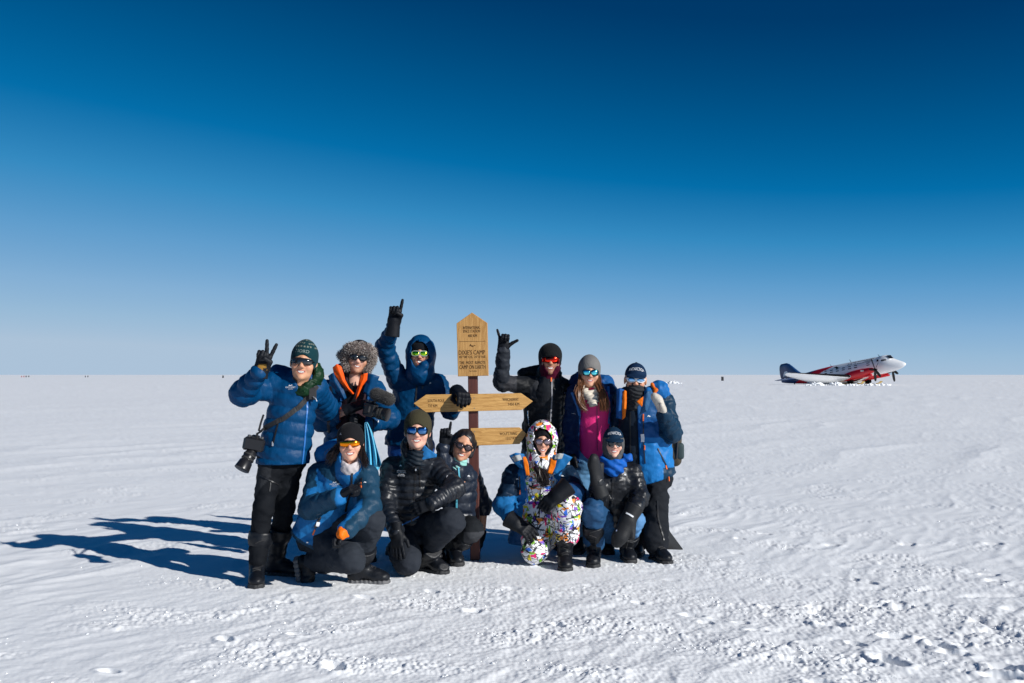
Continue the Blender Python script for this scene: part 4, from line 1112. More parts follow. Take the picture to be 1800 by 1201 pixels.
def emblem_wd(s=1.0):
    """two-peak mark over a two-word line and a short line"""
    u = .0042 * s
    sh = [poly2([(-3.2, 2.2), (-1.8, 4.6), (-.6, 3), (.6, 3.6), (2.0, 4.4), (4.2, 3.3), (1.8, 3.1), (.6, 2.0), (-.4, 2.4)], s=u)]
    for t, y, w, h in (('WHITE DESERT', 0, 17, 2.6), ('ANTARCTICA', -2.8, 8, 1.6)):
        V, F = text2d(t); V = V - (V.max(0) + V.min(0)) / 2; V = V * A(w, h) / (V.max(0) - V.min(0)); sh.append(((V + A(0, y)) * u, F))
    return sh
def emblem_mtn(s=1.0):
    u = .0042 * s
    return [poly2([(-3.5, 0), (-1.2, 3.2), (0, 1.6), (.8, 2.6), (3, 0), (1.4, .8), (.4, -.2), (-1, 1)], s=u)]
def emblem_bar(s=1.0):
    u = .0042 * s; return [poly2([(-3.6, -1), (-2.2, 1.4), (2.0, 1.4), (3.6, -1)], s=u)]
def lines_text(rows, u=.0042):
    sh = []
    for t, y, w, h in rows:
        V, F = text2d(t); V = V - (V.max(0) + V.min(0)) / 2; V = V * A(w, h) / (V.max(0) - V.min(0)); sh.append(((V + A(0, y)) * u, F))
    return sh

def flap(name, rows, Y, mat, parent, col, thick=.007, curl=.0, N=5):
    """thin curved cloth panel (collar wing, lapel, lining) through photo pixels at depth Y (rows may carry their own depth)"""
    R0 = []
    for r in rows:
        n = len(r); R0.append([at(q[0], q[1], (q[2] if len(q) > 2 else Y) - curl * (1 - 4 * (k / max(1, n - 1) - .5) ** 2)) for k, q in enumerate(r)])
    P = np.array(R0); m, n = P.shape[:2]
    us = np.linspace(0, m - 1, (m - 1) * N + 1); vs_ = np.linspace(0, n - 1, (n - 1) * N + 1); V = []
    for u in us:
        i = min(int(u), m - 2); f = u - i
        for v in vs_:
            k = min(int(v), n - 2); g = v - k
            q = (P[i, k] * (1 - f) + P[i + 1, k] * f) * (1 - g) + (P[i, k + 1] * (1 - f) + P[i + 1, k + 1] * f) * g
            V.append(q + A(0, .006, 0) * float(vnoise3(np.array([q[0] * 45]), np.array([q[1] * 45]), np.array([q[2] * 45]), 6)[0]))
    a, b = len(us), len(vs_)
    F = [[i * b + k, i * b + k + 1, (i + 1) * b + k + 1, (i + 1) * b + k] for i in range(a - 1) for k in range(b - 1)]
    o = mk(name, V, F, mat, parent, col=col)
    sd = o.modifiers.new('thick', 'SOLIDIFY'); sd.thickness = thick; sd.offset = 0
    return o

def largest(V, Q):
    lab = np.arange(len(V))
    while True:
        m = lab[Q].min(1); new = lab.copy()
        for k in range(4): np.minimum.at(new, Q[:, k], m)
        new = new[new]
        if (new == lab).all(): break
        lab = new
    u, c = np.unique(lab, return_counts=True); keep = lab == u[c.argmax()]
    idx = np.cumsum(keep) - 1; q = Q[keep[Q[:, 0]]]
    return V[keep], idx[q]
def bones(chest, pelvis, arms, legs):
    B = [(chest, chest * .15 + pelvis * .85, .11, .085)]
    for a in arms: B += [(a[0], a[1], .048, .04), (a[1], a[2], .04, .03)]
    for l in legs: B += [(l[0], l[1], .06, .05), (l[1], l[2], .05, .038)]
    return B
def vary(c, V, amt=.06): return np.asarray(c) * (1 + amt * vnoise3(V[:, 0] * 9, V[:, 1] * 9, V[:, 2] * 9, 2))[:, None]
rngp = np.random.RandomState(21)

# ================================================================== standing: V sign, teal beanie
def person_peace():
    p = Person('standing person in deep blue down jacket and teal beanie making a V sign', gnd(470, 7.3), .06)
    chest, hem = at(518, 694, 7.36), at(497, 812, 7.34)
    shA, shB = at(487, 674, 7.36), at(553, 681, 7.42)
    armA = (shA, at(427, 692, 7.2), at(456, 655, 7.02)); armB = (shB, at(572, 716, 7.8), at(585, 742, 8.3))
    legA = (at(479, 800, 7.34), at(463, 893, 7.24), gnd(452, 7.23, .16)); legB = (at(513, 800, 7.4), at(500, 893, 7.42), gnd(487, 7.52, .16))
    p.head(534, 637, 7.30, 1.08, yaw=.10, pitch=.05, roll=.13, skin=(.52, .27, .16), mouth='grin', bodycones=bones(chest, hem, (armA, armB), (legA, legB)))
    def bcol(V, t, d):
        c = np.tile(A(.004, .032, .040), (len(V), 1)); z = V[:, 2] - .3 * V[:, 1]; a = np.arctan2(V[:, 0], V[:, 1])
        rows = (np.sin(V[:, 2] * 260) > .35) & (V[:, 2] > .085) & (np.sin(a * 22 + np.floor(V[:, 2] * 41) * 2.1) > .1) & (vnoise3(a * 6, V[:, 2] * 41, a * 0, 4) > -.25)
        c[rows] = A(.20, .21, .17); return c
    h = p.beanie((.006, .05, .06), front=.046, ears=-.05, top=.160, puff=.96, colfn=bcol)
    T = []
    V, F = text2d('NORD', .030, 1.25)
    for u, v in V:
        a = u / .1 - .12; zc = .068 + v - .10 * 0; k = math.sqrt(max(0, 1 - ((zc - .036) / .122) ** 2)); T.append(p.hp(math.sin(a) * .093 * k, math.cos(a) * .110 * k - .014, zc))
    MB().raw(T, F).build('lettering', M('knit_pale_print', (.22, .27, .25), rough=.9), h, smooth=False)
    p.glasses('shield', 'dark', rx=.068, ry=.0215, z0=-.002, y0=.115, curve=5.5)
    # green inner jacket: collar and hood
    G1 = A(.006, .027, .011)
    g = G(.0085); g.add(cone(p.hp(.055, .0, -.13), p.hp(.03, .04, -.20), .042, .034), .03); g.add(ell(p.hp(.085, -.05, -.075), A(.062, .07, .095)), .04); g.add(ell(p.hp(.02, -.09, -.05), A(.09, .05, .10)), .04); g.add(cone(p.hp(-.06, -.02, -.14), p.hp(.0, .035, -.21), .034, .028), .03)
    g.disp = lambda x, y, z: .012 * vnoise3(x * 30, y * 30, z * 45, 3) + .006 * vnoise3(x * 60, y * 60, z * 70, 4); g.sub(ell(p.hp(0, .03, -.02), A(.085, .10, .125) * 1.06), .01); g.sub(ell(p.hp(-.01, .13, -.14), A(.035, .1, .08)), .01)
    p.garment('inner_hood', g, NYL, lambda V, t, d: vary(G1, V, .2))
    jc = lambda V, t, d: vary(DEEP, V)
    nk = p.hp(0, -.02, -.16)
    open_ = wedge(nk, (-.02, 0, -1), p.front, p.side, lambda h: np.clip(.075 - .42 * (h + .02), -.05, .09), lambda h: .055 + 0 * h, .03)
    j = p.coat(chest, hem, shA, shB, (armA, armB), r=(.172, .192), fl=1.30, colfn=jc, baf=(.098, .017), sbaf=(.085, .016), ar=(.088, .094, .060), wr=.005, collar=cone(nk + A(0, .02, -.03), nk + A(0, .02, .035), .105, .10), hemcut=at(497, 816, 7.3),
               extra=((cone(at(487, 655, 7.5), at(530, 665, 7.52), .06, .06, tag='hood'), .04),), subs=((open_, .01),), shell=.0)
    tr = bvh(j)
    strip('zip', tr, [(541, 705), (538, 740), (535, 780), (531, 815)], .006, .003, ZIPB, j, sub=6)
    strip('pocket_zip', tr, [(489, 745), (484, 764), (480, 782)], .005, .003, ZIPM, j)
    strip('zip', tr, [(515, 664), (531, 684)], .006, .003, ZIPM, j, off=.004)
    MB().box(hit(tr, 480, 780)[0], (.006, .004, .016)).build('zip_puller', CHROME, j)
    decal('emblem', tr, 510.5, 681, emblem_wd(1.05), WHITE, j); decal('emblem', tr, 553, 682, emblem_mtn(.9), WHITE, j)
    p.glove(at(459, 653, 7.02), nrm(A(.25, -.10, 1)), A(.1, -1, .1), 'peace', 1.22, thumb_side=A(1, 0, 0), col=A(.010, .012, .016), cuffr=.046,
            colfn=lambda V, t, d: np.where((vnoise3(V[:, 0] * 30, V[:, 1] * 30, V[:, 2] * 30, 3) > .1)[:, None] & (V[:, 2] < at(0, 640, 7.)[2])[:, None] & (V[:, 2] > at(0, 651, 7.)[2])[:, None], A(.30, .16, .03), A(.010, .012, .016)))
    p.glove(armB[2], A(.3, .1, -1), A(1, 0, 0), 'relax', 1.1, thumb_side=A(0, -1, 0))
    def tc(V, t, d):
        c = vary(A(.0065, .0078, .0105), V, .15); pan = (V[:, 0] < at(488, 0, 7.3)[0] - .0) & (V[:, 2] > at(0, 885, 7.3)[2] + (V[:, 0] - at(450, 0, 7.3)[0]) * 1.3); c[pan] = A(.022, .024, .028); return c
    t = p.trousers((legA, legB), at(497, 806, 7.38), .165, colfn=tc, fold=.009, r=(.098, .072, .064))
    tt = bvh(t); strip('pocket_zip', tt, [(457, 836), (477, 846), (489, 852)], .004, .003, ZIPM, t); strip('pocket_zip', tt, [(476, 848), (474, 864)], .004, .003, ZIPM, t)
    p.boot(gnd(452, 7.24, .115), legA[1] - legA[2], A(.22, -1, 0), sc=1.06, shaft=.225, puff=.016); p.boot(gnd(484, 7.52, .115), legB[1] - legB[2], A(.95, -.22, 0), sc=1.06, shaft=.235, puff=.016)
    # camera on a cross-body strap
    c0 = at(447, 781, 7.12); cr = empty('camera', c0, 'black camera with long lens hanging at the left hip of the V-sign person', 'camera')
    R = np.stack([nrm(A(.97, .1, -.18)), nrm(A(.1, -1, .0)), nrm(A(.18, .0, .97))], 1)
    body = MB().box(c0, (.072, .035, .047), R, .012).build('camera_body', BLKP, cr, smooth=False)
    MB().box(c0 + R @ A(.0, 0, .052), (.028, .028, .014), R, .008).build('viewfinder', BLKP, body, smooth=False); MB().box(c0 + R @ A(-.058, -.012, -.004), (.02, .034, .046), R, .012).build('grip', BLKP, body, smooth=False)
    for k, (u, v) in enumerate(((.045, .05), (-.045, .05), (-.02, .05))): MB().lathe(c0 + R @ A(u, 0, .045), R[:, 2], [(0, .012), (.014, .012), (.016, .009)], 10).build('dial', M('dial_grey', (.08, .08, .085), rough=.4), body)
    la = nrm(A(-.38, -.42, -.82)); ls = c0 + R @ A(.0, -.02, -.03)
    le = MB().lathe(ls, la, [(0, .036), (.04, .038), (.045, .042), (.10, .044), (.105, .040), (.115, .048), (.175, .056), (.178, .050)], 20).build('camera_lens', BLKP, cr)
    MB().lathe(ls, la, [(.150, .02), (.152, .047), (.154, .02)], 20).build('front_glass', M('lens_glass', (.01, .01, .02), rough=.05, spec=.8), le)
    for k in (.055, .085): MB().lathe(ls, la, [(k, .0435), (k + .002, .0465), (k + .012, .0465), (k + .014, .0435)], 20).build('focus_ring', M('ring_rubber', (.02, .02, .02), rough=.8), le)
    st = empty('camera_strap', at(500, 720, 7.1), 'black webbing strap crossing the V-sign person from shoulder to camera', 'strap'); STR = M('strap_webbing', (.014, .014, .016), rough=.7, bump=(220, .4, 2, 0, (1, 1, 1), .003))
    strip('webbing', tr, [(556, 678), (549, 690), (540, 700), (528, 713), (512, 727), (495, 738), (478, 747), (466, 753)], .018, .003, STR, st, off=.010)
    MB().tube([hit(tr, 466, 753, .012)[0], at(459, 758, 7.06), at(452, 763, 7.08), at(451, 770, 7.1)], .009, 6).build('strap_end', STR, st); MB().tube([at(463, 730, 7.2), at(459, 742, 7.13), at(455, 757, 7.08)], .008, 6).build('strap_end', STR, st)
    q, n_ = hit(tr, 549, 692, .02)
    MB().box(q, (.030, .012, .045), np.stack([nrm(np.cross(A(0, 0, 1), n_)), n_, A(0, 0, 1)], 1), .008).build('strap_pad', STR, st, smooth=False)
    MB().tube([q + A(.01, -.02, -.02), q + A(.03, -.022, -.035), q + A(.038, -.022, -.055)], .004, 6).build('buckle', CHROME, st)
person_peace()

# ================================================================== standing: fur trapper hat with video camera
def person_trapper():
    p = Person('standing person in fur trapper hat and open blue down jacket holding a video camera', gnd(612, 8.1), .08)
    chest, hem = at(616, 704, 8.14), at(612, 795, 8.16)
    shA, shB = at(578, 688, 8.16), at(657, 688, 8.12)
    armA = (shA, at(566, 738, 8.0), at(614, 721, 7.84)); armB = (shB, at(684, 735, 8.02), at(646, 746, 7.80))
    legs = [(at(593, 795, 8.2), gnd(592, 8.16, .52), gnd(590, 8.2, .14)), (at(632, 795, 8.2), gnd(640, 8.16, .52), gnd(645, 8.2, .14))]
    p.head(630, 629, 8.06, 1.04, yaw=.16, pitch=.02, roll=.15, skin=(.66, .38, .28), mouth='smile', beard=(.30, .11, .035), bodycones=bones(chest, hem, (armA, armB), legs))
    # trapper hat: cloth crown, fur brow and ear flaps
    g = G(.006); g.add(ell((0, -.016, .045), (.096, .112, .098)), .01); g.cut(Prim(lambda x, y, z: -(z - .03), A(-9, -9, -9), A(9, 9, 9)), .004); g.sub(ell((0, -.01, .03), (.08, .095, .09)), .003)
    hat = p.hmesh(g, 'trapper_hat', SOFT, A(.016, .016, .020))
    g = G(.007); g.add(cone((-.06, .078, .058), (.06, .078, .058), .040, .040, flat=(A(0, 1, 0), 1.2)), .03); g.add(cone((-.045, .082, .078), (.06, .08, .082), .026, .028), .03)
    for e in (-1, 1):
        g.add(cone((e * .088, .045, .05), (e * .098, .01, -.01), .038, .036), .03); g.add(cone((e * .092, .028, .0), (e * .080, .045, -.085), .033, .030), .03)
    g.add(cone((-.13, -.02, .005), (-.10, -.02, .0), .03, .03), .02)
    g.disp = lambda x, y, z: .006 * vnoise3(x * 60, y * 60, z * 60)
    V, Q, _ = g.mesh(None); W = p.hw(V); Q = Q[:, ::-1]; N = vnormals(W, Q)
    f0 = mk('fur_trim', W, Q, FURM, hat, col=vary(A(.13, .10, .09), W * 6, .6)); k = rngp.choice(len(W), min(len(W), 4200), replace=len(W) < 4200)
    fur('fur_strands', hat, W[k], N[k], rngp, .024 * 1.05)
    p.glasses('two', 'dark', rx=.031, ry=.0225)
    # inner layers
    gi = G(.01); gi.add(cone(at(620, 690, 8.1), at(614, 785, 8.12), .145, .16, flat=(p.front, 1.25)), .03); gi.add(cone(p.hp(0, -.02, -.14), at(620, 692, 8.08), .085, .11), .04); gi.sub(ell(p.hp(0, .05, -.155), A(.062, .09, .075)), .015)
    gi.disp = lambda x, y, z: .006 * vnoise3(x * 16, y * 16, z * 22, 4)
    p.garment('inner_jacket', gi, SOFT, lambda V, t, d: np.where((np.abs(V[:, 0] - at(622, 0, 8.)[0]) < .035)[:, None], BLK, A(.030, .016, .022)))
    # orange-lined collar wings inside a stiff blue collar
    OR = A(.80, .09, .006)
    flap('collar_lining', [[(585, 646), (592, 640), (600, 645)], [(587, 658), (596, 652), (604, 658)], [(597, 671), (602, 667), (607, 669)], [(610, 685), (612, 683), (614, 683)], [(620, 694), (621, 693), (622, 692)]], 7.95, NYL, p.root, OR, curl=.02)
    flap('collar_lining', [[(634, 660), (640, 657), (646, 656)], [(632, 668), (639, 667), (645, 668)], [(629, 681), (633, 680), (637, 678)], [(625, 702), (627, 699), (629, 697)]], 7.94, NYL, p.root, OR, curl=.015)
    flap('collar', [[(577, 661), (584, 656), (592, 655)], [(581, 676), (588, 670), (596, 669)], [(593, 690), (598, 687), (604, 684)], [(604, 704), (606, 702), (609, 700)]], 7.96, NYL, p.root, DEEP, curl=.02)
    flap('collar', [[(646, 657), (656, 658), (667, 662)], [(643, 672), (651, 675), (659, 681)], [(638, 690), (645, 694), (651, 700)]], 7.95, NYL, p.root, DEEP, curl=.02)
    nk = p.hp(0, -.02, -.17)
    op = wedge(nk, (.02, 0, -1), p.front, p.side, lambda h: .085 + .06 * np.clip(h, -.1, .3), None, .0)
    colr = cone(nk + A(0, .05, -.05), nk + A(0, .05, .05), .12, .125)
    def jc(V, t, d):
        c = vary(DEEP, V); c[d < -.018] = A(.5, .07, .01); return c
    j = p.coat(chest, hem, shA, shB, (armA, armB), r=(.188, .205), fl=1.32, colfn=jc, baf=(.10, .014), sbaf=(.08, .014), ar=(.088, .088, .062), wr=.006, collar=colr, shell=.03, opening=op, hemcut=at(612, 800, 8.1), extra=((ell(p.hp(-.06, -.1, -.12), A(.12, .075, .09), tag='hood'), .04),))
    tr = bvh(j); decal('emblem', tr, 564, 695, emblem_bar(1.1), WHITE, j); decal('emblem', tr, 665, 741, emblem_bar(.6), WHITE, j, roll=-1.2)
    strip('zip', tr, [(603, 672), (602, 690), (600, 705)], .008, .004, ZIPB, j); strip('zip', tr, [(658, 668), (651, 690), (646, 705)], .008, .004, ZIPB, j)
    for pix in ([(580, 640 + 40), (585, 700), (584, 715)], [(578, 735), (577, 760)]): strip('harness_strap', tr, pix, .012, .003, ZIPM, j)
    p.glove(at(614, 719, 7.82), A(.95, -.15, .35), A(.1, .6, -.8), 'grip', 1.15, thumb_side=A(0, -.3, 1)); p.glove(at(648, 746, 7.80), A(-.95, -.2, .05), A(0, -.5, .8), 'fist', 1.15, thumb_side=A(0, 0, 1))
    p.trousers(legs, at(612, 800, 8.2), .165, col=BLK)
    for l, tx in zip(legs, (-.25, .3)): p.boot(l[2] + A(0, 0, -.025), A(0, 0, 1), A(tx, -1, 0), sc=1.04, laces=False)
    # video camera with fluffy windscreen
    c0 = at(651, 720, 7.72); cr = empty('video_camera', c0, 'black video camera with fluffy grey microphone windscreen held at chest', 'camera')
    R = np.stack([nrm(A(.92, -.30, -.2)), nrm(A(-.3, -.95, .05)), nrm(A(.2, .0, .98))], 1)
    b = MB().box(c0, (.05, .035, .055), R, .012).build('camera_body', BLKP, cr, smooth=False); MB().box(c0 + R @ A(-.01, .01, -.0), (.028, .04, .03), R, .01).build('grip', BLKP, b, smooth=False)
    MB().lathe(c0 + R @ A(-.01, .0, .05), R[:, 2], [(0, .016), (.016, .016), (.018, .012)], 12).build('dial', M('dial_grey', (.08, .08, .085), rough=.4), b); MB().lathe(c0 + R @ A(.025, .0, .05), R[:, 2], [(0, .011), (.012, .011)], 10).build('dial', M('dial_grey'), b)
    ld = R[:, 0]; le = MB().lathe(c0 + R @ A(.045, 0, -.01), ld, [(0, .038), (.015, .04), (.02, .045), (.07, .046), (.075, .05), (.11, .052), (.112, .044)], 20).build('camera_lens', BLKP, cr)
    for k in (.028, .05): MB().lathe(c0 + R @ A(.045, 0, -.01), ld, [(k, .045), (k + .002, .049), (k + .014, .049), (k + .016, .045)], 20).build('focus_ring', M('ring_rubber', (.02, .02, .02), rough=.8), le)
    m0, m1 = at(661, 693, 7.70), at(683, 702, 7.66)
    gm = G(.006); gm.add(cone(m0, m1, .044, .044), .02); V, Q, _ = gm.mesh(None); ws = mk('windscreen', V, Q, FURM, cr, col=A(.045, .043, .042)); N = vnormals(V, Q); k = rngp.choice(len(V), min(2200, len(V)), replace=False)
    fur('windscreen_fur', ws, V[k], N[k], rngp, .015, .0012, cols=((.05, .048, .047), (.10, .095, .09), (.03, .028, .028)), droop=.2)
    MB().tube([c0 + R @ A(0, 0, .05), (m0 + m1) / 2], .01, 6).build('microphone_mount', BLKP, cr)
    # pale blue cloth hanging from the hand
    cl = []; n = 13; m = 12
    for i in range(m):
        f = i / (m - 1); y = 742 + 100 * f; xc = 643 + 20 * f ** .8 - 6 * f * f; wv = (5 + 32 * f ** .7 * (1 - .25 * f))
        for k in range(n):
            u = k / (n - 1) - .5; yy = y + (12 * abs(u) - 26 * f * f * abs(u + .1) * 2 if f > .4 else 0)
            cl.append(at(xc + u * wv, yy, 7.62 + .05 * math.sin(u * 17 + f * 2) * (.3 + f) + .03 * math.cos(u * 31 + 1)))
    F = [[i * n + k, i * n + k + 1, (i + 1) * n + k + 1, (i + 1) * n + k] for i in range(m - 1) for k in range(n - 1)]
    cb = at(650, 790, 7.62)
    o = mk('hanging_cloth', cl, F, M('pale_blue_nylon', (.10, .45, .66), rough=.4, bump=(22, .6, 4, 1.2, (1, 1, .5), .012)), None, loc=cb); tag(o, 'pale blue nylon cloth hanging from the trapper hat person’s black glove'.replace('’', "'"), 'cloth')
    sd = o.modifiers.new('thick', 'SOLIDIFY'); sd.thickness = .008; sb = o.modifiers.new('soft', 'SUBSURF'); sb.levels = 1; sb.render_levels = 2
person_trapper()

# ================================================================== standing: hood up, arm raised with one finger
def person_raised():
    p = Person('standing person in hooded blue jacket raising one gloved finger high, green mirrored glasses', gnd(728, 8.42), -.02)
    chest, hem = at(731, 690, 8.46), at(718, 778, 8.46)
    shA, shB = at(699, 667, 8.44), at(768, 676, 8.44)
    armA = (shA, at(676, 611, 8.30), at(691, 575, 8.10)); armB = (shB, at(793, 722, 8.40), at(806, 694, 8.20))
    legs = [(at(705, 785, 8.5), gnd(702, 8.46, .5), gnd(700, 8.5, .14)), (at(742, 785, 8.5), gnd(742, 8.46, .5), gnd(745, 8.5, .14))]
    p.head(739, 623, 8.36, .99, yaw=.03, pitch=.06, roll=.02, skin=(.46, .23, .14), mouth='open', bodycones=bones(chest, hem, (armA, armB), legs))
    p.beanie(BLK, front=.026, ears=-.03, top=.12)
    p.glasses('two', 'green', frame=M('frame_pale', (.35, .42, .40), rough=.3), rx=.033, ry=.021, cx=.035)
    hd = p.hood_up(lambda V, t, d: vary(A(.0008, .042, .125), V), NYL, top=.172, w=.122, opening=(.084, .122), down=-.15)
    gi = G(.007); gi.add(cone(p.hp(.070, .05, -.065), p.hp(.042, .085, -.105), .034, .036), .03); gi.add(cone(p.hp(.042, .085, -.105), p.hp(.0, .06, -.16), .036, .07), .03); gi.disp = lambda x, y, z: .004 * vnoise3(x * 28, y * 28, z * 28, 3)
    gi.build('chin_flap', NYL, p.root, A(.0008, .042, .125)).parent = hd
    bpy.data.objects[hd.name].children[0].location = (0, 0, 0)
    j = p.coat(chest, hem, shA, shB, (armA, armB), r=(.180, .20), fl=1.4, colfn=lambda V, t, d: vary(A(.0008, .038, .110), V), mat=NYL, baf=(.30, .006), sbaf=(.062, .012), ar=(.085, .075, .054), wr=.008, hemcut=at(718, 783, 8.4))
    tr = bvh(j); strip('zip', tr, [(734, 660), (732, 690), (730, 715)], .006, .003, ZIPM, j); strip('chest_zip', tr, [(744, 668), (742, 684)], .005, .003, ZIPM, j)
    decal('emblem', tr, 717.5, 662, emblem_wd(.8), WHITE, j, roll=.4); decal('emblem', tr, 755.5, 674.5, emblem_mtn(1.2), WHITE, j)
    p.glove(at(692, 570, 8.09), A(.14, -.12, 1), A(.1, -1, 0), 'point', 1.18, thumb_side=A(1, 0, 0), cuff=.085, cuffr=.052)
    p.glove(at(806, 690, 8.14), A(.35, -.9, -.15), A(0, -.3, -1), 'grip', 1.35, thumb_side=A(-1, 0, 0), cuffr=.05)
    p.trousers(legs, at(722, 788, 8.48), .165, col=A(.008, .06, .26), mat=NYLM)
    for l, tx in zip(legs, (-.25, .3)): p.boot(l[2] + A(0, 0, -.025), A(0, 0, 1), A(tx, -1, 0), laces=False)
person_raised()

# ================================================================== standing: black shell, red shield, shaka hand
def person_shaka():
    p = Person('standing person in black jacket and red shield glasses raising thumb and little finger', gnd(957, 8.7), .05)
    Y = 8.7
    chest, hem = at(957, 696, Y), at(955, 800, Y); shA, shB = at(927, 678, Y - .02), at(989, 682, Y + .03)
    armA = (shA, at(882, 672, Y - .14), at(884, 617, Y - .24)); armB = (shB, at(1014, 700, Y + .20), at(1062, 684, Y + .02))
    legs = [(at(937, 800, Y), gnd(936, Y, .5), gnd(934, Y, .14)), (at(972, 800, Y), gnd(974, Y, .5), gnd(976, Y, .14))]
    p.head(967, 633, Y - .06, 1.06, yaw=.02, pitch=.03, roll=.04, skin=(.42, .21, .12), mouth='grin', bodycones=bones(chest, hem, (armA, armB), legs), beard=(.20, .10, .07))
    p.balaclava(A(.06, .004, .018), r=.083, opening=(.062, .098), oz=-.016, top=.03, name='face_liner')
    p.beanie(A(.008, .009, .010), front=.030, ears=-.030, top=.132, fold=.035, puff=1.02)
    p.glasses('shield', 'red', rx=.070, ry=.027, z0=-.004, y0=.116, curve=5.2)
    gi = G(.0085); gi.add(cone(at(962, 690, Y - .04), at(958, 790, Y - .03), .135, .15, flat=(p.front, 1.2), baf=(.045, .008)), .03); gi.add(cone(p.hp(0, -.015, -.13), at(963, 690, Y - .05), .085, .11), .03); gi.sub(ell(p.hp(0, .03, -.09), A(.07, .075, .06)), .01)
    gi.disp = lambda x, y, z: .004 * vnoise3(x * 30, y * 30, z * 40, 4)
    ij = p.garment('inner_jacket', gi, NYL, lambda V, t, d: vary(A(.016, .018, .022), V, .2))
    ti = bvh(ij); strip('zip', ti, [(970, 668), (970, 700), (968, 735), (965, 760)], .006, .003, M('zip_grey', (.2, .2, .22), rough=.4), ij); strip('zip_puller', ti, [(969, 662), (969, 671)], .006, .005, ORANGE, ij)
    nk = p.hp(0, -.02, -.16)
    op = wedge(nk, (.01, 0, -1), p.front, p.side, lambda h: .060 + .06 * np.clip(h, -.1, .12) * 2 - .09 * np.clip(h - .15, 0, .6), lambda h: .03 + .04 * h, .0)
    gx = at(0, 0, Y)[0]
    def jc(V, t, d):
        c = np.tile(A(.009, .010, .012), (len(V), 1)); grey = A(.042, .044, .050)
        lat = (V - chest) @ p.side; c[(t == 'torso') & (lat > .06) & (lat < .155) & (V[:, 2] < nk[2] - .02)] = grey; c[(t == 'torso') & (lat < -.04) & (V[:, 2] > chest[2] - .02) & (lat > -.13)] = grey * .9; c[(t == 'fore')] = A(.022, .026, .034); c[(t == 'upper') & (V[:, 0] < armA[1][0] + .13)] = A(.030, .031, .036); return vary(c, V, .1)
    j = p.coat(chest, hem, shA, shB, (armA, armB), r=(.178, .192), fl=1.35, colfn=jc, mat=NYLM, baf=None, sbaf=(.14, .004), ar=(.078, .072, .055), wr=.009, collar=cone(nk + A(0, .04, -.04), nk + A(0, .04, .05), .11, .115), shell=.026, opening=op, hemcut=at(955, 806, Y), shr=.075, extra=((cone(at(918, 656, Y + .1), at(955, 652, Y + .14), .045, .06, tag='hood'), .04),))
    tr = bvh(j); decal('emblem', tr, 990, 690.5, [poly2([(-3.4, -1.5), (3.4, -1.5), (3.4, 1.5), (-3.4, 1.5)], s=.0042)], M('pale_patch', (.45, .5, .7), rough=.6), j)
    strip('chest_zip', tr, [(976, 697), (986, 693)], .004, .003, CHROME, j); strip('pocket_zip', tr, [(928, 722), (929, 735), (930, 748)], .004, .003, CHROME, j)
    p.glove(at(884, 616, Y - .24), A(.08, -.05, 1), A(.0, -1, 0), 'shaka', 1.10, thumb_side=A(1, 0, 0), cuff=.02)
    p.glove(at(1064, 682, Y + .0), A(.75, -.5, -.3), A(-.2, -.3, -1), 'relax', 1.1, col=A(.03, .018, .012), thumb_side=A(-.3, -1, 0), cuff=.05)
    p.trousers(legs, at(956, 806, Y), .16, col=A(.10, .12, .15), mat=NYLM)
    for l, tx in zip(legs, (-.25, .3)): p.boot(l[2] + A(0, 0, -.025), A(0, 0, 1), A(tx, -1, 0), laces=False)
person_shaka()

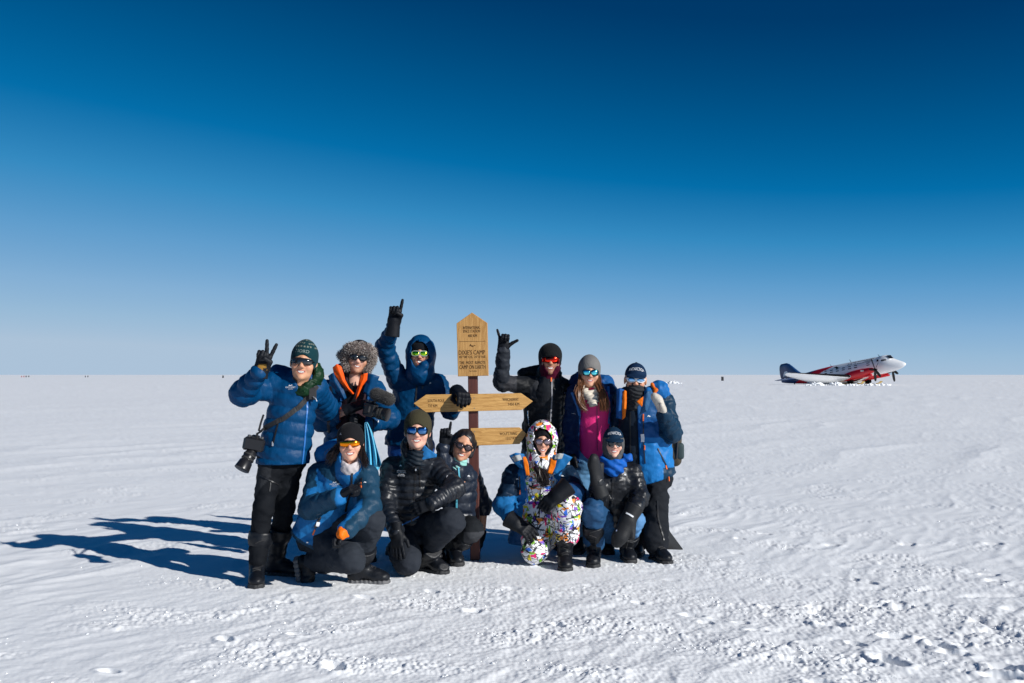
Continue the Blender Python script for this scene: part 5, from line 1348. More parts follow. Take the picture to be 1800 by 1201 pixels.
# ================================================================== standing: pink top, cream scarf
def person_pink():
    Y = 8.52
    p = Person('standing person with long brown hair, grey beanie, cream scarf and bright pink top', gnd(1040, Y), .03)
    chest, hem = at(1040, 706, Y), at(1040, 805, Y); shA, shB = at(1012, 692, Y), at(1068, 692, Y + .02)
    armA = (shA, at(1002, 748, Y + .02), at(1006, 800, Y - .05)); armB = (shB, at(1080, 745, Y + .08), at(1076, 795, Y + .05))
    legs = [(at(1024, 808, Y), gnd(1022, Y, .48), gnd(1020, Y, .14)), (at(1056, 808, Y), gnd(1057, Y, .48), gnd(1058, Y, .14))]
    p.head(1036, 655, Y - .05, .98, yaw=.02, pitch=.0, roll=.03, skin=(.54, .29, .19), mouth='smile', lipc=(.5, .08, .12), bodycones=bones(chest, hem, (armA, armB), legs))
    p.beanie(A(.16, .155, .15), front=.040, ears=-.040, top=.158, fold=.0, puff=1.03)
    p.glasses('two', 'cyan', rx=.033, ry=.0245, cx=.036, sq=3.2)
    lk = []
    for e, xs in ((-1, (1022, 1018, 1021, 1026)), (-1, (1019, 1015, 1018, 1029)), (1, (1052, 1058, 1061, 1060)), (1, (1054, 1060, 1063, 1066)), (1, (1050, 1055, 1058, 1057))):
        lk.append(([p.hp(e * .07, .02, -.02), at(xs[0], 676, Y - .13), at(xs[1] + 1, 692, Y - .19), at(xs[2] + 2, 708, Y - .2), at(xs[3] + 1, 722, Y - .19)], .012))
    tubes_hair('hair', p.root, lk[:2], A(.14, .055, .022), rngp, 80, r=.0019); tubes_hair('hair', p.root, lk[2:], A(.14, .055, .022), rngp, 80, r=.0019)
    gs = G(.0065); gs.add(cone(p.hp(0, 0, -.115), p.hp(0, .01, -.16), .072, .09), .03); gs.add(cone(at(1028, 688, Y - .12), at(1042, 708, Y - .17), .035, .03), .04); gs.add(cone(at(1056, 688, Y - .12), at(1042, 708, Y - .17), .035, .03), .04); gs.sub(ell(p.hp(0, .07, -.105), A(.045, .06, .045)), .015)
    gs.disp = lambda x, y, z: .007 * np.sin(z * 150 + 60 * np.abs(x - at(1042, 0, Y)[0]) + 2 * vnoise3(x * 12, y * 12, z * 12)) + .003 * vnoise3(x * 40, y * 40, z * 40)
    p.garment('scarf', gs, SOFT, A(.62, .56, .47))
    gi = G(.009); gi.add(cone(at(1045, 705, Y - .03), at(1045, 800, Y - .02), .135, .135, flat=(p.front, 1.15)), .03); gi.disp = lambda x, y, z: .007 * vnoise3(x * 14, y * 14, z * 12, 4)
    tp = p.garment('pink_top', gi, M('pink_fleece', attr=True, rough=.6, spec=.3, bump=(20, .4, 3, .8, (1, 1, .6), .01), vary=.06), A(.86, .030, .22))
    strip('zip', bvh(tp), [(1049, 712), (1050, 750), (1050, 792)], .004, .003, M('zip_pink', (.35, .01, .12), rough=.4), tp)
    nk = p.hp(0, -.02, -.17)
    op = wedge(nk, (.02, 0, -1), p.front, p.side, lambda h: .072 + .10 * np.clip(h, -.1, .35), lambda h: .012 + .02 * h, .0)
    blue = A(.009, .07, .22)
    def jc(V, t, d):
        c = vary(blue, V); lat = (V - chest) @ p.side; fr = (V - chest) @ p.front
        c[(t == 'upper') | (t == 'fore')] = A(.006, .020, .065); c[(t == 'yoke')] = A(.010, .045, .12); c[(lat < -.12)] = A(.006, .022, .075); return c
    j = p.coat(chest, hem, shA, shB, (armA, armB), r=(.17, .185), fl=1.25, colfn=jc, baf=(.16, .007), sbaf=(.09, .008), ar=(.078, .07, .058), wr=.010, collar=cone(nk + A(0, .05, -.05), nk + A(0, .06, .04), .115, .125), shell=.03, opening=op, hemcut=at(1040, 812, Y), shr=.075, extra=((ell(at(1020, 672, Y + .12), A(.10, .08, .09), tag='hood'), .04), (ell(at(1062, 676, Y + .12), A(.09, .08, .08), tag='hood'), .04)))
    tr = bvh(j); decal('emblem', tr, 1008, 727, lines_text((('MOUNTAIN', 0, 9, 1.8),)) + emblem_mtn(.6), WHITE, j)
    strip('zip', tr, [(1005, 690), (1015, 715), (1022, 745), (1028, 775)], .008, .004, ZIPB, j); strip('zip', tr, [(1069, 680), (1070, 710), (1069, 745)], .010, .005, ZIPB, j)
    p.glove(armA[2] + A(0, 0, .02), A(0, -.1, -1), A(1, 0, 0), 'relax', 1.1, thumb_side=A(0, -1, 0)); p.glove(armB[2] + A(0, 0, .02), A(0, -.1, -1), A(-1, 0, 0), 'relax', 1.1, thumb_side=A(0, -1, 0))
    p.trousers(legs, at(1042, 812, Y), .15, col=A(.10, .24, .42), mat=NYLM)
    for l, tx in zip(legs, (-.25, .3)): p.boot(l[2] + A(0, 0, -.025), A(0, 0, 1), A(tx, -1, 0), laces=False)
person_pink()

# ================================================================== standing at the right: navy cap, gaiter over face
def person_cap():
    p = Person('standing person in bright blue jacket with navy cap, white glasses and grey gaiter over face', gnd(1140, 8.28), -.12)
    chest, hem = at(1131, 722, 8.34), at(1141, 840, 8.34); shA, shB = at(1098, 700, 8.36), at(1167, 710, 8.30)
    armA = (shA, at(1090, 745, 8.52), at(1082, 775, 8.55)); armB = (shB, at(1180, 760, 8.22), at(1168, 730, 8.02))
    legs = [(at(1128, 838, 8.36), gnd(1130, 8.36, .47), gnd(1122, 8.36, .13)), (at(1153, 838, 8.34), gnd(1153, 8.2, .47), gnd(1154, 8.12, .13))]
    p.head(1117, 667, 8.27, 1.03, yaw=-.08, pitch=-.02, roll=.06, skin=(.5, .26, .16), mouth='covered', bodycones=bones(chest, hem, (armA, armB), legs))
    p.cap(A(.006, .022, .058)); p.glasses('two', 'sky', frame=FRAMEW, rx=.034, ry=.0175, cx=.036, sq=2.2, fr=.0045)
    p.gaiter(A(.030, .032, .036), top=-.045, bot=-.20, r=.078, over=True, fold=.008)
    gi = G(.01); gi.add(cone(at(1114, 718, 8.33), at(1116, 850, 8.33), .125, .14, flat=(p.front, 1.25), baf=(.12, .006)), .03); gi.disp = lambda x, y, z: .007 * vnoise3(x * 16, y * 16, z * 22, 4)
    ij = p.garment('inner_jacket', gi, NYLM, A(.007, .014, .026)); strip('zip', bvh(ij), [(1108, 725), (1108, 780), (1108, 800)], .005, .003, ZIPM, ij)
    OR = A(.70, .15, .008)
    flap('collar_lining', [[(1095, 688), (1098, 686), (1101, 688)], [(1094, 710), (1098, 708), (1101, 708)], [(1094, 738), (1096, 736), (1099, 733)]], 8.16, NYL, p.root, OR, curl=.01)
    flap('collar_lining', [[(1119, 706), (1125, 701), (1131, 697)], [(1123, 710), (1127, 707), (1131, 704)], [(1128, 715), (1129, 713), (1130, 711)]], 8.12, NYL, p.root, OR, curl=.005)
    flap('collar', [[(1084, 684), (1090, 682), (1097, 685)], [(1084, 700), (1089, 700), (1094, 702)], [(1083, 735), (1088, 736), (1094, 738)]], 8.17, NYL, p.root, A(.010, .07, .24), curl=.015)
    flap('collar', [[(1131, 697), (1138, 688), (1146, 686)], [(1130, 708), (1136, 704), (1144, 702)], [(1124, 730), (1131, 726), (1138, 722)]], 8.12, NYL, p.root, A(.03, .10, .22), curl=.015)
    nk = p.hp(0, -.02, -.17)
    op = wedge(nk, (.03, 0, -1), p.front, p.side, lambda h: .055 + .02 * np.clip(h, -.1, .6), lambda h: -.035 + .02 * h, -.02)
    br = A(.012, .15, .42); dk = A(.007, .030, .062); mid = A(.009, .072, .24)
    def jc(V, t, d):
        c = vary(br, V); c[V[:, 2] > at(0, 768, 8.27)[2]] = mid; c[(V[:, 2] > at(0, 736, 8.27)[2])] = A(.02, .09, .24)
        c[((t == 'upper') | (t == 'fore'))] = dk; c[(t == 'hood')] = A(.011, .12, .36); low = (V[:, 0] > at(1160, 0, 8.27)[0]) & (V[:, 2] < at(0, 822, 8.27)[2]); c[low] = dk
        c[(t == 'yoke') & (V[:, 2] > at(0, 712, 8.27)[2])] = A(.030, .055, .085); c[d < -.02] = mid; return c
    hc_ = Prim(lambda x, y, z: -(z - (at(0, 851, 8.27)[2] + (x - at(1128, 0, 8.27)[0]) * .28)), A(-9, -9, -9), A(9, 99, 9))
    ghood = ((ell(at(1158, 686, 8.27), A(.085, .08, .082), tag='hood'), .02), (ell(at(1140, 692, 8.22), A(.04, .05, .06), tag='hood'), .03))
    j = p.coat(chest, hem + A(0, 0, -.05), shA, shB, (armA, armB), r=(.190, .225), fl=1.35, colfn=jc, baf=(.2, .006), sbaf=(.075, .010), ar=(.085, .086, .060), wr=.009, collar=cone(nk + A(.02, .05, -.05), nk + A(.02, .05, .02), .11, .11), shell=.032, opening=op, hemcut=hc_, extra=ghood)
    tr = bvh(j)
    hl = G(.006); hl.add(cone(at(1146, 676, 8.205), at(1152, 686, 8.19), .014, .016), .02); hl.add(cone(at(1152, 686, 8.19), at(1149, 696, 8.175), .016, .012), .02); hl.disp = lambda x, y, z: .006 * vnoise3(x * 40, y * 40, z * 40); hl.build('hood_lining', NYL, p.root, A(.62, .13, .01))
    strip('zip', tr, [(1131, 732), (1131, 760), (1132, 790), (1134, 815)], .004, .003, ZIPM, j); strip('zip_puller', tr, [(1131, 728), (1131, 740)], .005, .004, ORANGE, j); strip('zip_puller', tr, [(1133, 783), (1133.5, 791)], .005, .004, ORANGE, j)
    strip('pocket_zip', tr, [(1156, 788), (1165, 806), (1173, 822)], .004, .003, ZIPM, j); strip('zip_puller', tr, [(1170, 818), (1172, 825)], .005, .004, ORANGE, j)
    decal('emblem', tr, 1141, 733, emblem_mtn(1.2), WHITE, j); strip('pass_card', tr, [(1129, 763), (1130, 770), (1129.5, 777)], .014, .004, WHITE, j)
    MB().tube([at(1133, 849, 8.13), at(1133, 856, 8.13)], .006, 5).build('drawcord', ORANGE, j); MB().tube([at(1175.5, 838, 8.2), at(1176, 846, 8.2)], .006, 5).build('drawcord', ORANGE, j)
    p.glove(at(1167, 729, 8.02), A(-.35, -.25, 1), A(-.9, -.3, -.2), 'mitten', .98, thumb_side=A(.2, -1, .3), cuffr=.048, colfn=lambda V, t, d: np.where((vnoise3(V[:, 0] * 14, V[:, 1] * 14, V[:, 2] * 10 + 3, 3) + (at(1161, 0, 8.0)[0] - V[:, 0]) * 14 > -.1)[:, None], A(.50, .46, .40), BLK))
    p.glove(armA[2], A(0, -.2, -1), A(1, 0, 0), 'relax', 1.1, thumb_side=A(0, -1, 0))
    t = p.trousers(legs, at(1143, 838, 8.36), .165, col=A(.012, .014, .018), fold=.013, r=(.11, .095, .10))
    fl = []
    for a_, b_ in (((1166, 905), (1160, 890)), ((1178, 935), (1166, 925)), ((1201, 966), (1172, 965))): fl += [at(*a_, 8.22), at(*b_, 8.12)]
    o = MB().raw(fl, [[0, 1, 3, 2], [2, 3, 5, 4]]).build('gaiter_flap', M('flap_black', (.012, .013, .015), rough=.7), t); sd = o.modifiers.new('thick', 'SOLIDIFY'); sd.thickness = .02
    strip('leg_zip', bvh(t), [(1156, 880), (1157, 910), (1163, 935), (1167, 950)], .006, .003, ZIPM, t)
    for l, tx in zip(legs, (-.3, .35)): p.boot(l[2] + A(0, 0, -.015), A(0, 0, 1), A(tx, -1, 0), sc=1.06, shaft=.045, puff=.0)
    # small pack carried behind
    c = at(1182, 780, 8.5); bp = empty('backpack', c, 'olive brown backpack edge showing behind the bright blue jacket', 'backpack')
    g = G(.011); g.add(rbox(c, A(.075, .07, .19), None, .05), .02); g.disp = lambda x, y, z: .008 * vnoise3(x * 16, y * 16, z * 16); g.build('pack_body', NYLM, bp, A(.060, .050, .036))
    g = G(.009); g.add(rbox(c + A(.055, -.03, -.06), A(.035, .05, .07), None, .025), .02); g.build('side_pocket', NYLM, bp, A(.035, .055, .060)); MB().tube([c + A(.02, -.075, .15), c + A(.03, -.08, .02), c + A(.02, -.075, -.12)], .01, 6).build('strap', ZIPM, bp)
person_cap()
# ================================================================== squatting: orange lenses
def person_orange():
    p = Person('squatting person in two-tone bright blue jacket with black beanie and orange wrap glasses', gnd(590, 7.25), .25)
    chest, hem = at(602, 848, 7.26), at(562, 942, 7.36); shA, shB = at(563, 834, 7.32), at(643, 840, 7.16)
    armA = (shA, at(545, 893, 7.14), at(594, 874, 6.92)); armB = (shB, at(650, 890, 7.02), at(608, 934, 6.84))
    legA = (at(557, 940, 7.38), at(616, 984, 6.98), at(552, 986, 7.30)); legB = (at(580, 940, 7.36), at(652, 916, 7.02), gnd(632, 7.25, .17))
    p.head(616, 779, 7.16, 1.02, yaw=.12, pitch=.03, roll=-.03, skin=(.60, .32, .22), mouth='grin', bodycones=bones(chest, hem, (armA, armB), (legA, legB)))
    h = p.beanie(A(.008, .008, .010), front=.038, ears=-.035, top=.142)
    decal('emblem', bvh(h), 599, 763, [poly2([(-3, -3), (-1, 0), (0, 3), (1.2, -.5), (3, -2), (.6, -1.4), (-1, -1.2)], s=.0042)], M('grey_print', (.3, .3, .32), rough=.7), h)
    p.glasses('shield', 'orange', rx=.070, ry=.022, z0=-.002, y0=.115, curve=5.0, fr=.004)
    lk = [([p.hp(-.075, .02, -.02), at(595, 790, 7.12), at(586, 801, 7.12), at(578, 812, 7.14)], .016), ([p.hp(.072, .02, -.03), at(634, 792, 7.10), at(639, 806, 7.08), at(642, 822, 7.06)], .012), ([p.hp(-.078, -.0, -.01), at(590, 788, 7.18), at(582, 796, 7.18), at(578, 806, 7.18)], .014)]
    tubes_hair('hair', p.root, [lk[0], lk[2]], A(.016, .010, .009), rngp, 100, r=.0019); tubes_hair('hair', p.root, [lk[1]], A(.016, .010, .009), rngp, 100, r=.0019)
    g = G(.006); g.add(cone(p.hp(0, .0, -.115), p.hp(0, .02, -.16), .075, .085), .02); g.sub(ell(p.hp(0, .06, -.10), A(.05, .07, .05)), .012); g.disp = lambda x, y, z: .006 * vnoise3(x * 40, y * 40, z * 40); p.garment('fleece_collar', g, FURM, A(.55, .50, .50))
    nk = p.hp(0, -.01, -.165)
    cl = cone(nk + A(0, .02, -.05), nk + A(.0, -.0, .05), .115, .105)
    br = A(.012, .135, .36); dk = A(.010, .042, .080)
    ax = nrm(hem - chest)
    def jc(V, t, d):
        c = vary(br, V); s_ = (V - chest) @ ax
        c[(t == 'torso') & (s_ < -.03)] = dk; c[(t == 'yoke')] = dk; c[(t == 'collar')] = br
        c[(t == 'torso') & (s_ > .47)] = A(.009, .038, .075)
        c[t == 'upper'] = dk; fa = (t == 'fore') & (V[:, 0] < at(600, 0, 7.)[0]); c[fa] = A(.013, .055, .105)
        fb = (t == 'fore') & (V[:, 0] >= at(600, 0, 7.)[0]); c[fb] = br; outer = (V[:, 0] > at(643, 0, 7.)[0]) | (fb & (V[:, 2] < at(0, 902, 6.95)[2] - (V[:, 0] - at(630, 0, 6.95)[0]) * -.9) & (V[:, 0] > at(618, 0, 6.95)[0])); c[outer & (t != 'torso')] = dk
        band = (t == 'upper') & (V[:, 0] < at(575, 0, 7.2)[0]) & (np.abs(V[:, 2] - at(0, 862, 7.2)[2] - .3 * (V[:, 0] - at(555, 0, 7.2)[0])) < .022) & (V[:, 0] > at(548, 0, 7.2)[0]); c[band] = br; return c
    cl.tag = 'collar'
    hc_ = Prim(lambda x, y, z: -((x - hem[0]) * ax[0] * -1 + (y - hem[1]) * ax[1] * -1 + (z - hem[2]) * ax[2] * -1 + .045), A(-9, -9, -9), A(9, 99, 9))
    j = p.coat(chest, hem + ax * .06, shA, shB, (armA, armB), r=(.185, .205), fl=1.3, colfn=jc, baf=(.14, .010), sbaf=(.10, .012), ar=(.086, .080, .062), wr=.006, collar=cl, hemcut=hc_,
               extra=((cone(at(570, 800, 7.4), at(592, 790, 7.42), .075, .08, tag='hood'), .03),), subs=((ell(nk + A(.005, -.05, .06), A(.07, .09, .06)), .01),))
    tr = bvh(j)
    strip('zip', tr, [(619, 828), (618, 850), (617, 865), (611, 880), (607, 900)], .007, .004, ZIPM, j); strip('chest_zip', tr, [(636, 840), (635, 855), (632, 866)], .005, .003, ZIPM, j); strip('zip_puller', tr, [(635, 848), (635, 858)], .005, .004, ORANGE, j)
    decal('emblem', tr, 588, 851.5, emblem_wd(1.0), WHITE, j); decal('emblem', tr, 642, 849, emblem_mtn(.9), WHITE, j); decal('emblem', tr, 531, 855, emblem_bar(1.0), WHITE, j, roll=-.1)
    strip('pocket_zip', tr, [(562, 910), (557, 922), (554, 928)], .010, .004, ZIPM, j); strip('pocket_lining', tr, [(560, 918), (558, 925)], .012, .005, WHITE, j); strip('zip_puller', tr, [(554, 931), (550, 940)], .005, .004, ORANGE, j)
    for q in ((541, 953), (566, 943)): 
        hp_, _ = hit(tr, *q); 
        if hp_ is not None: MB().lathe(hp_, A(0, -1, 0), [(0, .008), (.006, .008), (.008, .005)], 8).build('snap', CHROME, j)
    g = G(.007); g.add(cone(at(604, 936, 6.82), at(599, 941, 6.79), .048, .034, flat=(nrm(A(-.6, -.3, -.7)), 1.2)), .02); g.disp = lambda x, y, z: .009 * vnoise3(x * 40, y * 40, z * 40); g.build('cuff_lining', NYL, p.root, A(.80, .16, .008))
    p.glove(at(596, 872, 6.93), A(.75, -.2, .45), A(-.2, -.2, .9) * -1, 'thumb', 1.15, thumb_side=A(-.5, -.1, 1)); p.glove(at(606, 936, 6.84), A(-.75, -.3, -.6), A(.2, -.2, -.9), 'fist', .95, thumb_side=A(0, -1, .3))
    t = p.trousers((legA, legB), at(566, 945, 7.42), .17, col=A(.025, .030, .039), fold=.010, r=(.112, .098, .075))
    p.boot(at(548, 990, 7.30), nrm(A(.8, -.4, .15)), nrm(A(.28, -.30, -.9)), up=nrm(A(.92, -.2, .30)), sc=1.05, shaft=.13, solec=M('boot_rubber_grey', (.10, .10, .105), rough=.6))
    p.boot(gnd(631, 7.25, .115), legB[1] - legB[2], A(1, -.06, 0), sc=1.12, shaft=.18, solec=M('boot_rubber_grey'))
person_orange()

# ================================================================== kneeling: olive beanie, black down jacket
def person_olive():
    p = Person('kneeling person in black down jacket and olive beanie resting a glove by the knee', gnd(727, 7.7), .05)
    chest, hem = at(727, 838, 7.72), at(722, 925, 7.76); shA, shB = at(690, 824, 7.72), at(764, 824, 7.70)
    armA = (shA, at(675, 882, 7.62), at(697, 934, 7.38)); armB = (shB, at(800, 858, 7.52), at(762, 884, 7.36))
    legA = (at(708, 928, 7.78), gnd(716, 7.44, .12), gnd(700, 7.86, .12)); legB = (at(742, 928, 7.78), at(792, 917, 7.36), gnd(752, 7.70, .17))
    p.head(734, 757, 7.60, 1.10, yaw=.06, pitch=.06, roll=.04, skin=(.62, .34, .25), mouth='grin', bodycones=bones(chest, hem, (armA, armB), (legA, legB)))
    h = p.beanie(A(.045, .040, .022), front=.044, ears=-.05, top=.146)
    mb = MB(); V, F = text2d('nu', .062, 1.15)
    T = []
    for u, v in V:
        a = u / .095 + .42; zc = .108 + v - .018 * (u + .02) * 8; k = math.sqrt(max(0.02, 1 - ((min(zc, .144) - .036) / .113) ** 2)); T.append(p.hp(math.sin(a) * .092 * k, math.cos(a) * .110 * k - .014, min(zc, .147)))
    mb.raw(T, F).build('lettering', ZIPM, h, smooth=False)
    p.glasses('two', 'blue', rx=.034, ry=.0245, cx=.037, sq=4.0)
    p.gaiter(A(.008, .014, .022), top=-.13, bot=-.20, r=.078, fold=.008, mat=NYLM)
    nk = p.hp(0, -.01, -.165); cl = cone(nk + A(0, .04, -.05), nk + A(0, .05, .05), .115, .125); cl.tag = 'collar'
    jb = A(.009, .0115, .017)
    j = p.coat(chest, hem, shA, shB, (armA, armB), r=(.178, .18), fl=1.35, colfn=lambda V, t, d: vary(jb, V, .15), mat=NYLB, baf=(.052, .016, 0, .006), sbaf=(.050, .012), ar=(.082, .075, .058), wr=.005, h=.0085, collar=cl, hemcut=at(722, 931, 7.72), subs=((ell(nk + A(.0, -.055, .045), A(.085, .1, .085)), .01),))
    tr = bvh(j)
    flap('collar_lining', [[(745, 781), (753, 789), (768, 799)], [(741, 796), (752, 798), (767, 804)], [(732, 815), (742, 809), (752, 806)]], 7.55, NYL, p.root, A(.02, .15, .38), curl=.01)
    flap('collar', [[(709, 775), (714, 785), (718, 792)], [(706, 790), (713, 800), (722, 808)], [(710, 803), (720, 812), (730, 818)]], 7.56, NYL, p.root, jb, curl=.01)
    strip('zip', tr, [(731, 820), (730, 850), (728, 880), (725, 905), (722, 925)], .006, .003, ZIPM, j, sub=5); strip('chest_zip', tr, [(738, 822), (738, 840), (739, 856)], .005, .003, ZIPM, j)
    MB().box(hit(tr, 731, 825)[0], (.005, .004, .010)).build('zip_puller', CHROME, j)
    strip('hem_binding', tr, [(706, 923), (722, 916), (736, 908)], .005, .003, ZIPB, j)
    decal('emblem', tr, 705, 820, emblem_mtn(1.0), WHITE, j); decal('emblem', tr, 706, 829, lines_text((('MOUNTAIN', 1.4, 17, 2.4), ('PROFESSIONALS', -1.4, 17, 2.0), ('MT. VINSON', -5, 11, 1.8), ('ANTARCTICA', -7.4, 14, 1.8))), WHITE, j)
    decal('emblem', tr, 786, 838, [poly2([(-1, -3), (1, -3), (1, 3), (-1, 3)], s=.0036)], M('grey_print', (.3, .3, .32), rough=.7), j, roll=.1)
    p.glove(at(697, 934, 7.36), A(.10, -.12, -1), A(.3, .9, 0), 'flat', 1.12, thumb_side=A(1, -.2, 0), cuff=.06); p.glove(at(762, 884, 7.36), A(-.9, -.1, -.3), A(0, 1, -.2), 'relax', 1.05, thumb_side=A(0, 0, 1))
    p.trousers((legA, legB), at(724, 930, 7.80), .165, col=A(.021, .025, .033), fold=.010, r=(.112, .102, .085))
    p.boot(gnd(701, 7.84, .115), nrm(A(.05, -.9, .35)), nrm(A(0, -.2, -1)), up=nrm(A(0, -1, .2)), shaft=.12, laces=False); p.boot(gnd(750, 7.68, .115), legB[1] - legB[2], A(.75, -.6, 0), sc=1.08, shaft=.095, puff=.006)
person_olive()

# ================================================================== kneeling beside the post: mint gaiter, finger up
def person_mint():
    p = Person('kneeling dark-haired person with mint neck gaiter pointing one finger up beside the post', gnd(808, 8.05), .12)
    chest, hem = at(810, 842, 8.04), at(806, 905, 8.08); shA, shB = at(787, 832, 8.02), at(828, 832, 8.18)
    armA = (shA, at(774, 845, 7.86), at(779, 786, 7.84)); armB = (shB, at(850, 888, 8.34), at(847, 940, 8.32))
    legA = (at(795, 915, 8.12), at(780, 925, 7.86), gnd(778, 8.15, .14)); legB = (at(813, 915, 8.14), at(829, 932, 7.9), gnd(798, 8.02, .14))
    p.head(814, 783, 7.93, 1.0, yaw=.12, pitch=-.02, roll=.30, skin=(.46, .23, .14), mouth='grin', bodycones=bones(chest, hem, (armA, armB), (legA, legB)))
    # smooth hair cap and parting
    g = G(.0055); g.add(ell((0, -.02, .035), (.088, .105, .10)), .01); g.add(cone((-.075, -.03, .03), (-.076, -.01, -.07), .034, .028), .03); g.add(cone((.075, -.03, .03), (.076, -.01, -.06), .032, .026), .03); g.sub(ell((-.012, .105, -.012), (.064, .080, .100)), .012)
    g.disp = lambda x, y, z: .0012 * np.sin(x * 420 + 40 * z + 3 * np.sin(z * 40)) + .003 * vnoise3(x * 50, y * 20, z * 14)
    V, Q, _ = g.mesh(None); V, Q = largest(V, Q); W = p.hw(V); mk('hair', W, Q[:, ::-1], HAIRM, p.root, col=vary(A(.010, .009, .011), W * 8, .6))
    p.glasses('two', 'brown', rx=.031, ry=.021, cx=.035, sq=2.3, fr=.0045)
    p.gaiter(A(.27, .55, .50), top=-.09, bot=-.20, r=.074, fold=.005, fwd=.008, mat=SOFT)
    nk = p.hp(-.01, -.01, -.17); cl = cone(nk + A(0, .02, -.05), nk + A(0, .01, .02), .10, .095)
    nv = A(.010, .016, .030)
    j = p.coat(chest, hem + A(0, 0, -.02), shA, shB, (armA, armB), r=(.135, .135), fl=1.15, colfn=lambda V, t, d: vary(nv, V, .15), mat=NYLB, baf=(.085, .012), sbaf=(.075, .009), ar=(.072, .066, .052), wr=.007, h=.0085, collar=cl, hemcut=at(806, 914, 8.05), shr=.07)
    tr = bvh(j); strip('zip', tr, [(806, 822), (807, 838), (813, 852), (812, 866), (803, 878), (803, 892), (801, 906)], .006, .004, ZIPT, j, sub=5); strip('pocket_zip', tr, [(767, 874), (765, 884)], .005, .003, ZIPT, j)
    decal('emblem', tr, 824, 838, emblem_mtn(1.0), WHITE, j)
    p.glove(at(781, 780, 7.84), A(.08, -.05, 1), A(.2, -1, 0), 'point', .98, thumb_side=A(1, 0, 0), cuff=.02, cuffr=.04); p.glove(armB[2], A(-.1, -.1, -1), A(-1, 0, 0), 'relax', 1.0, thumb_side=A(0, -1, 0))
    p.trousers((legA, legB), at(806, 918, 8.14), .145, colfn=lambda V, t, d: np.where(((V[:, 0] > at(818, 0, 7.9)[0]) & (V[:, 2] < at(0, 935, 7.85)[2]) & (V[:, 2] > at(0, 962, 7.85)[2]) & (V[:, 1] < 7.95))[:, None], A(.045, .048, .055), A(.012, .014, .017)), fold=.008, r=(.10, .088, .07))
    p.boot(gnd(778, 8.15, .115), nrm(A(0, -.5, .8)), A(-.2, -1, 0), laces=False, shaft=.14); p.boot(gnd(797, 8.02, .115), legB[1] - legB[2], A(.3, -1, 0), laces=False, shaft=.14)
person_mint()

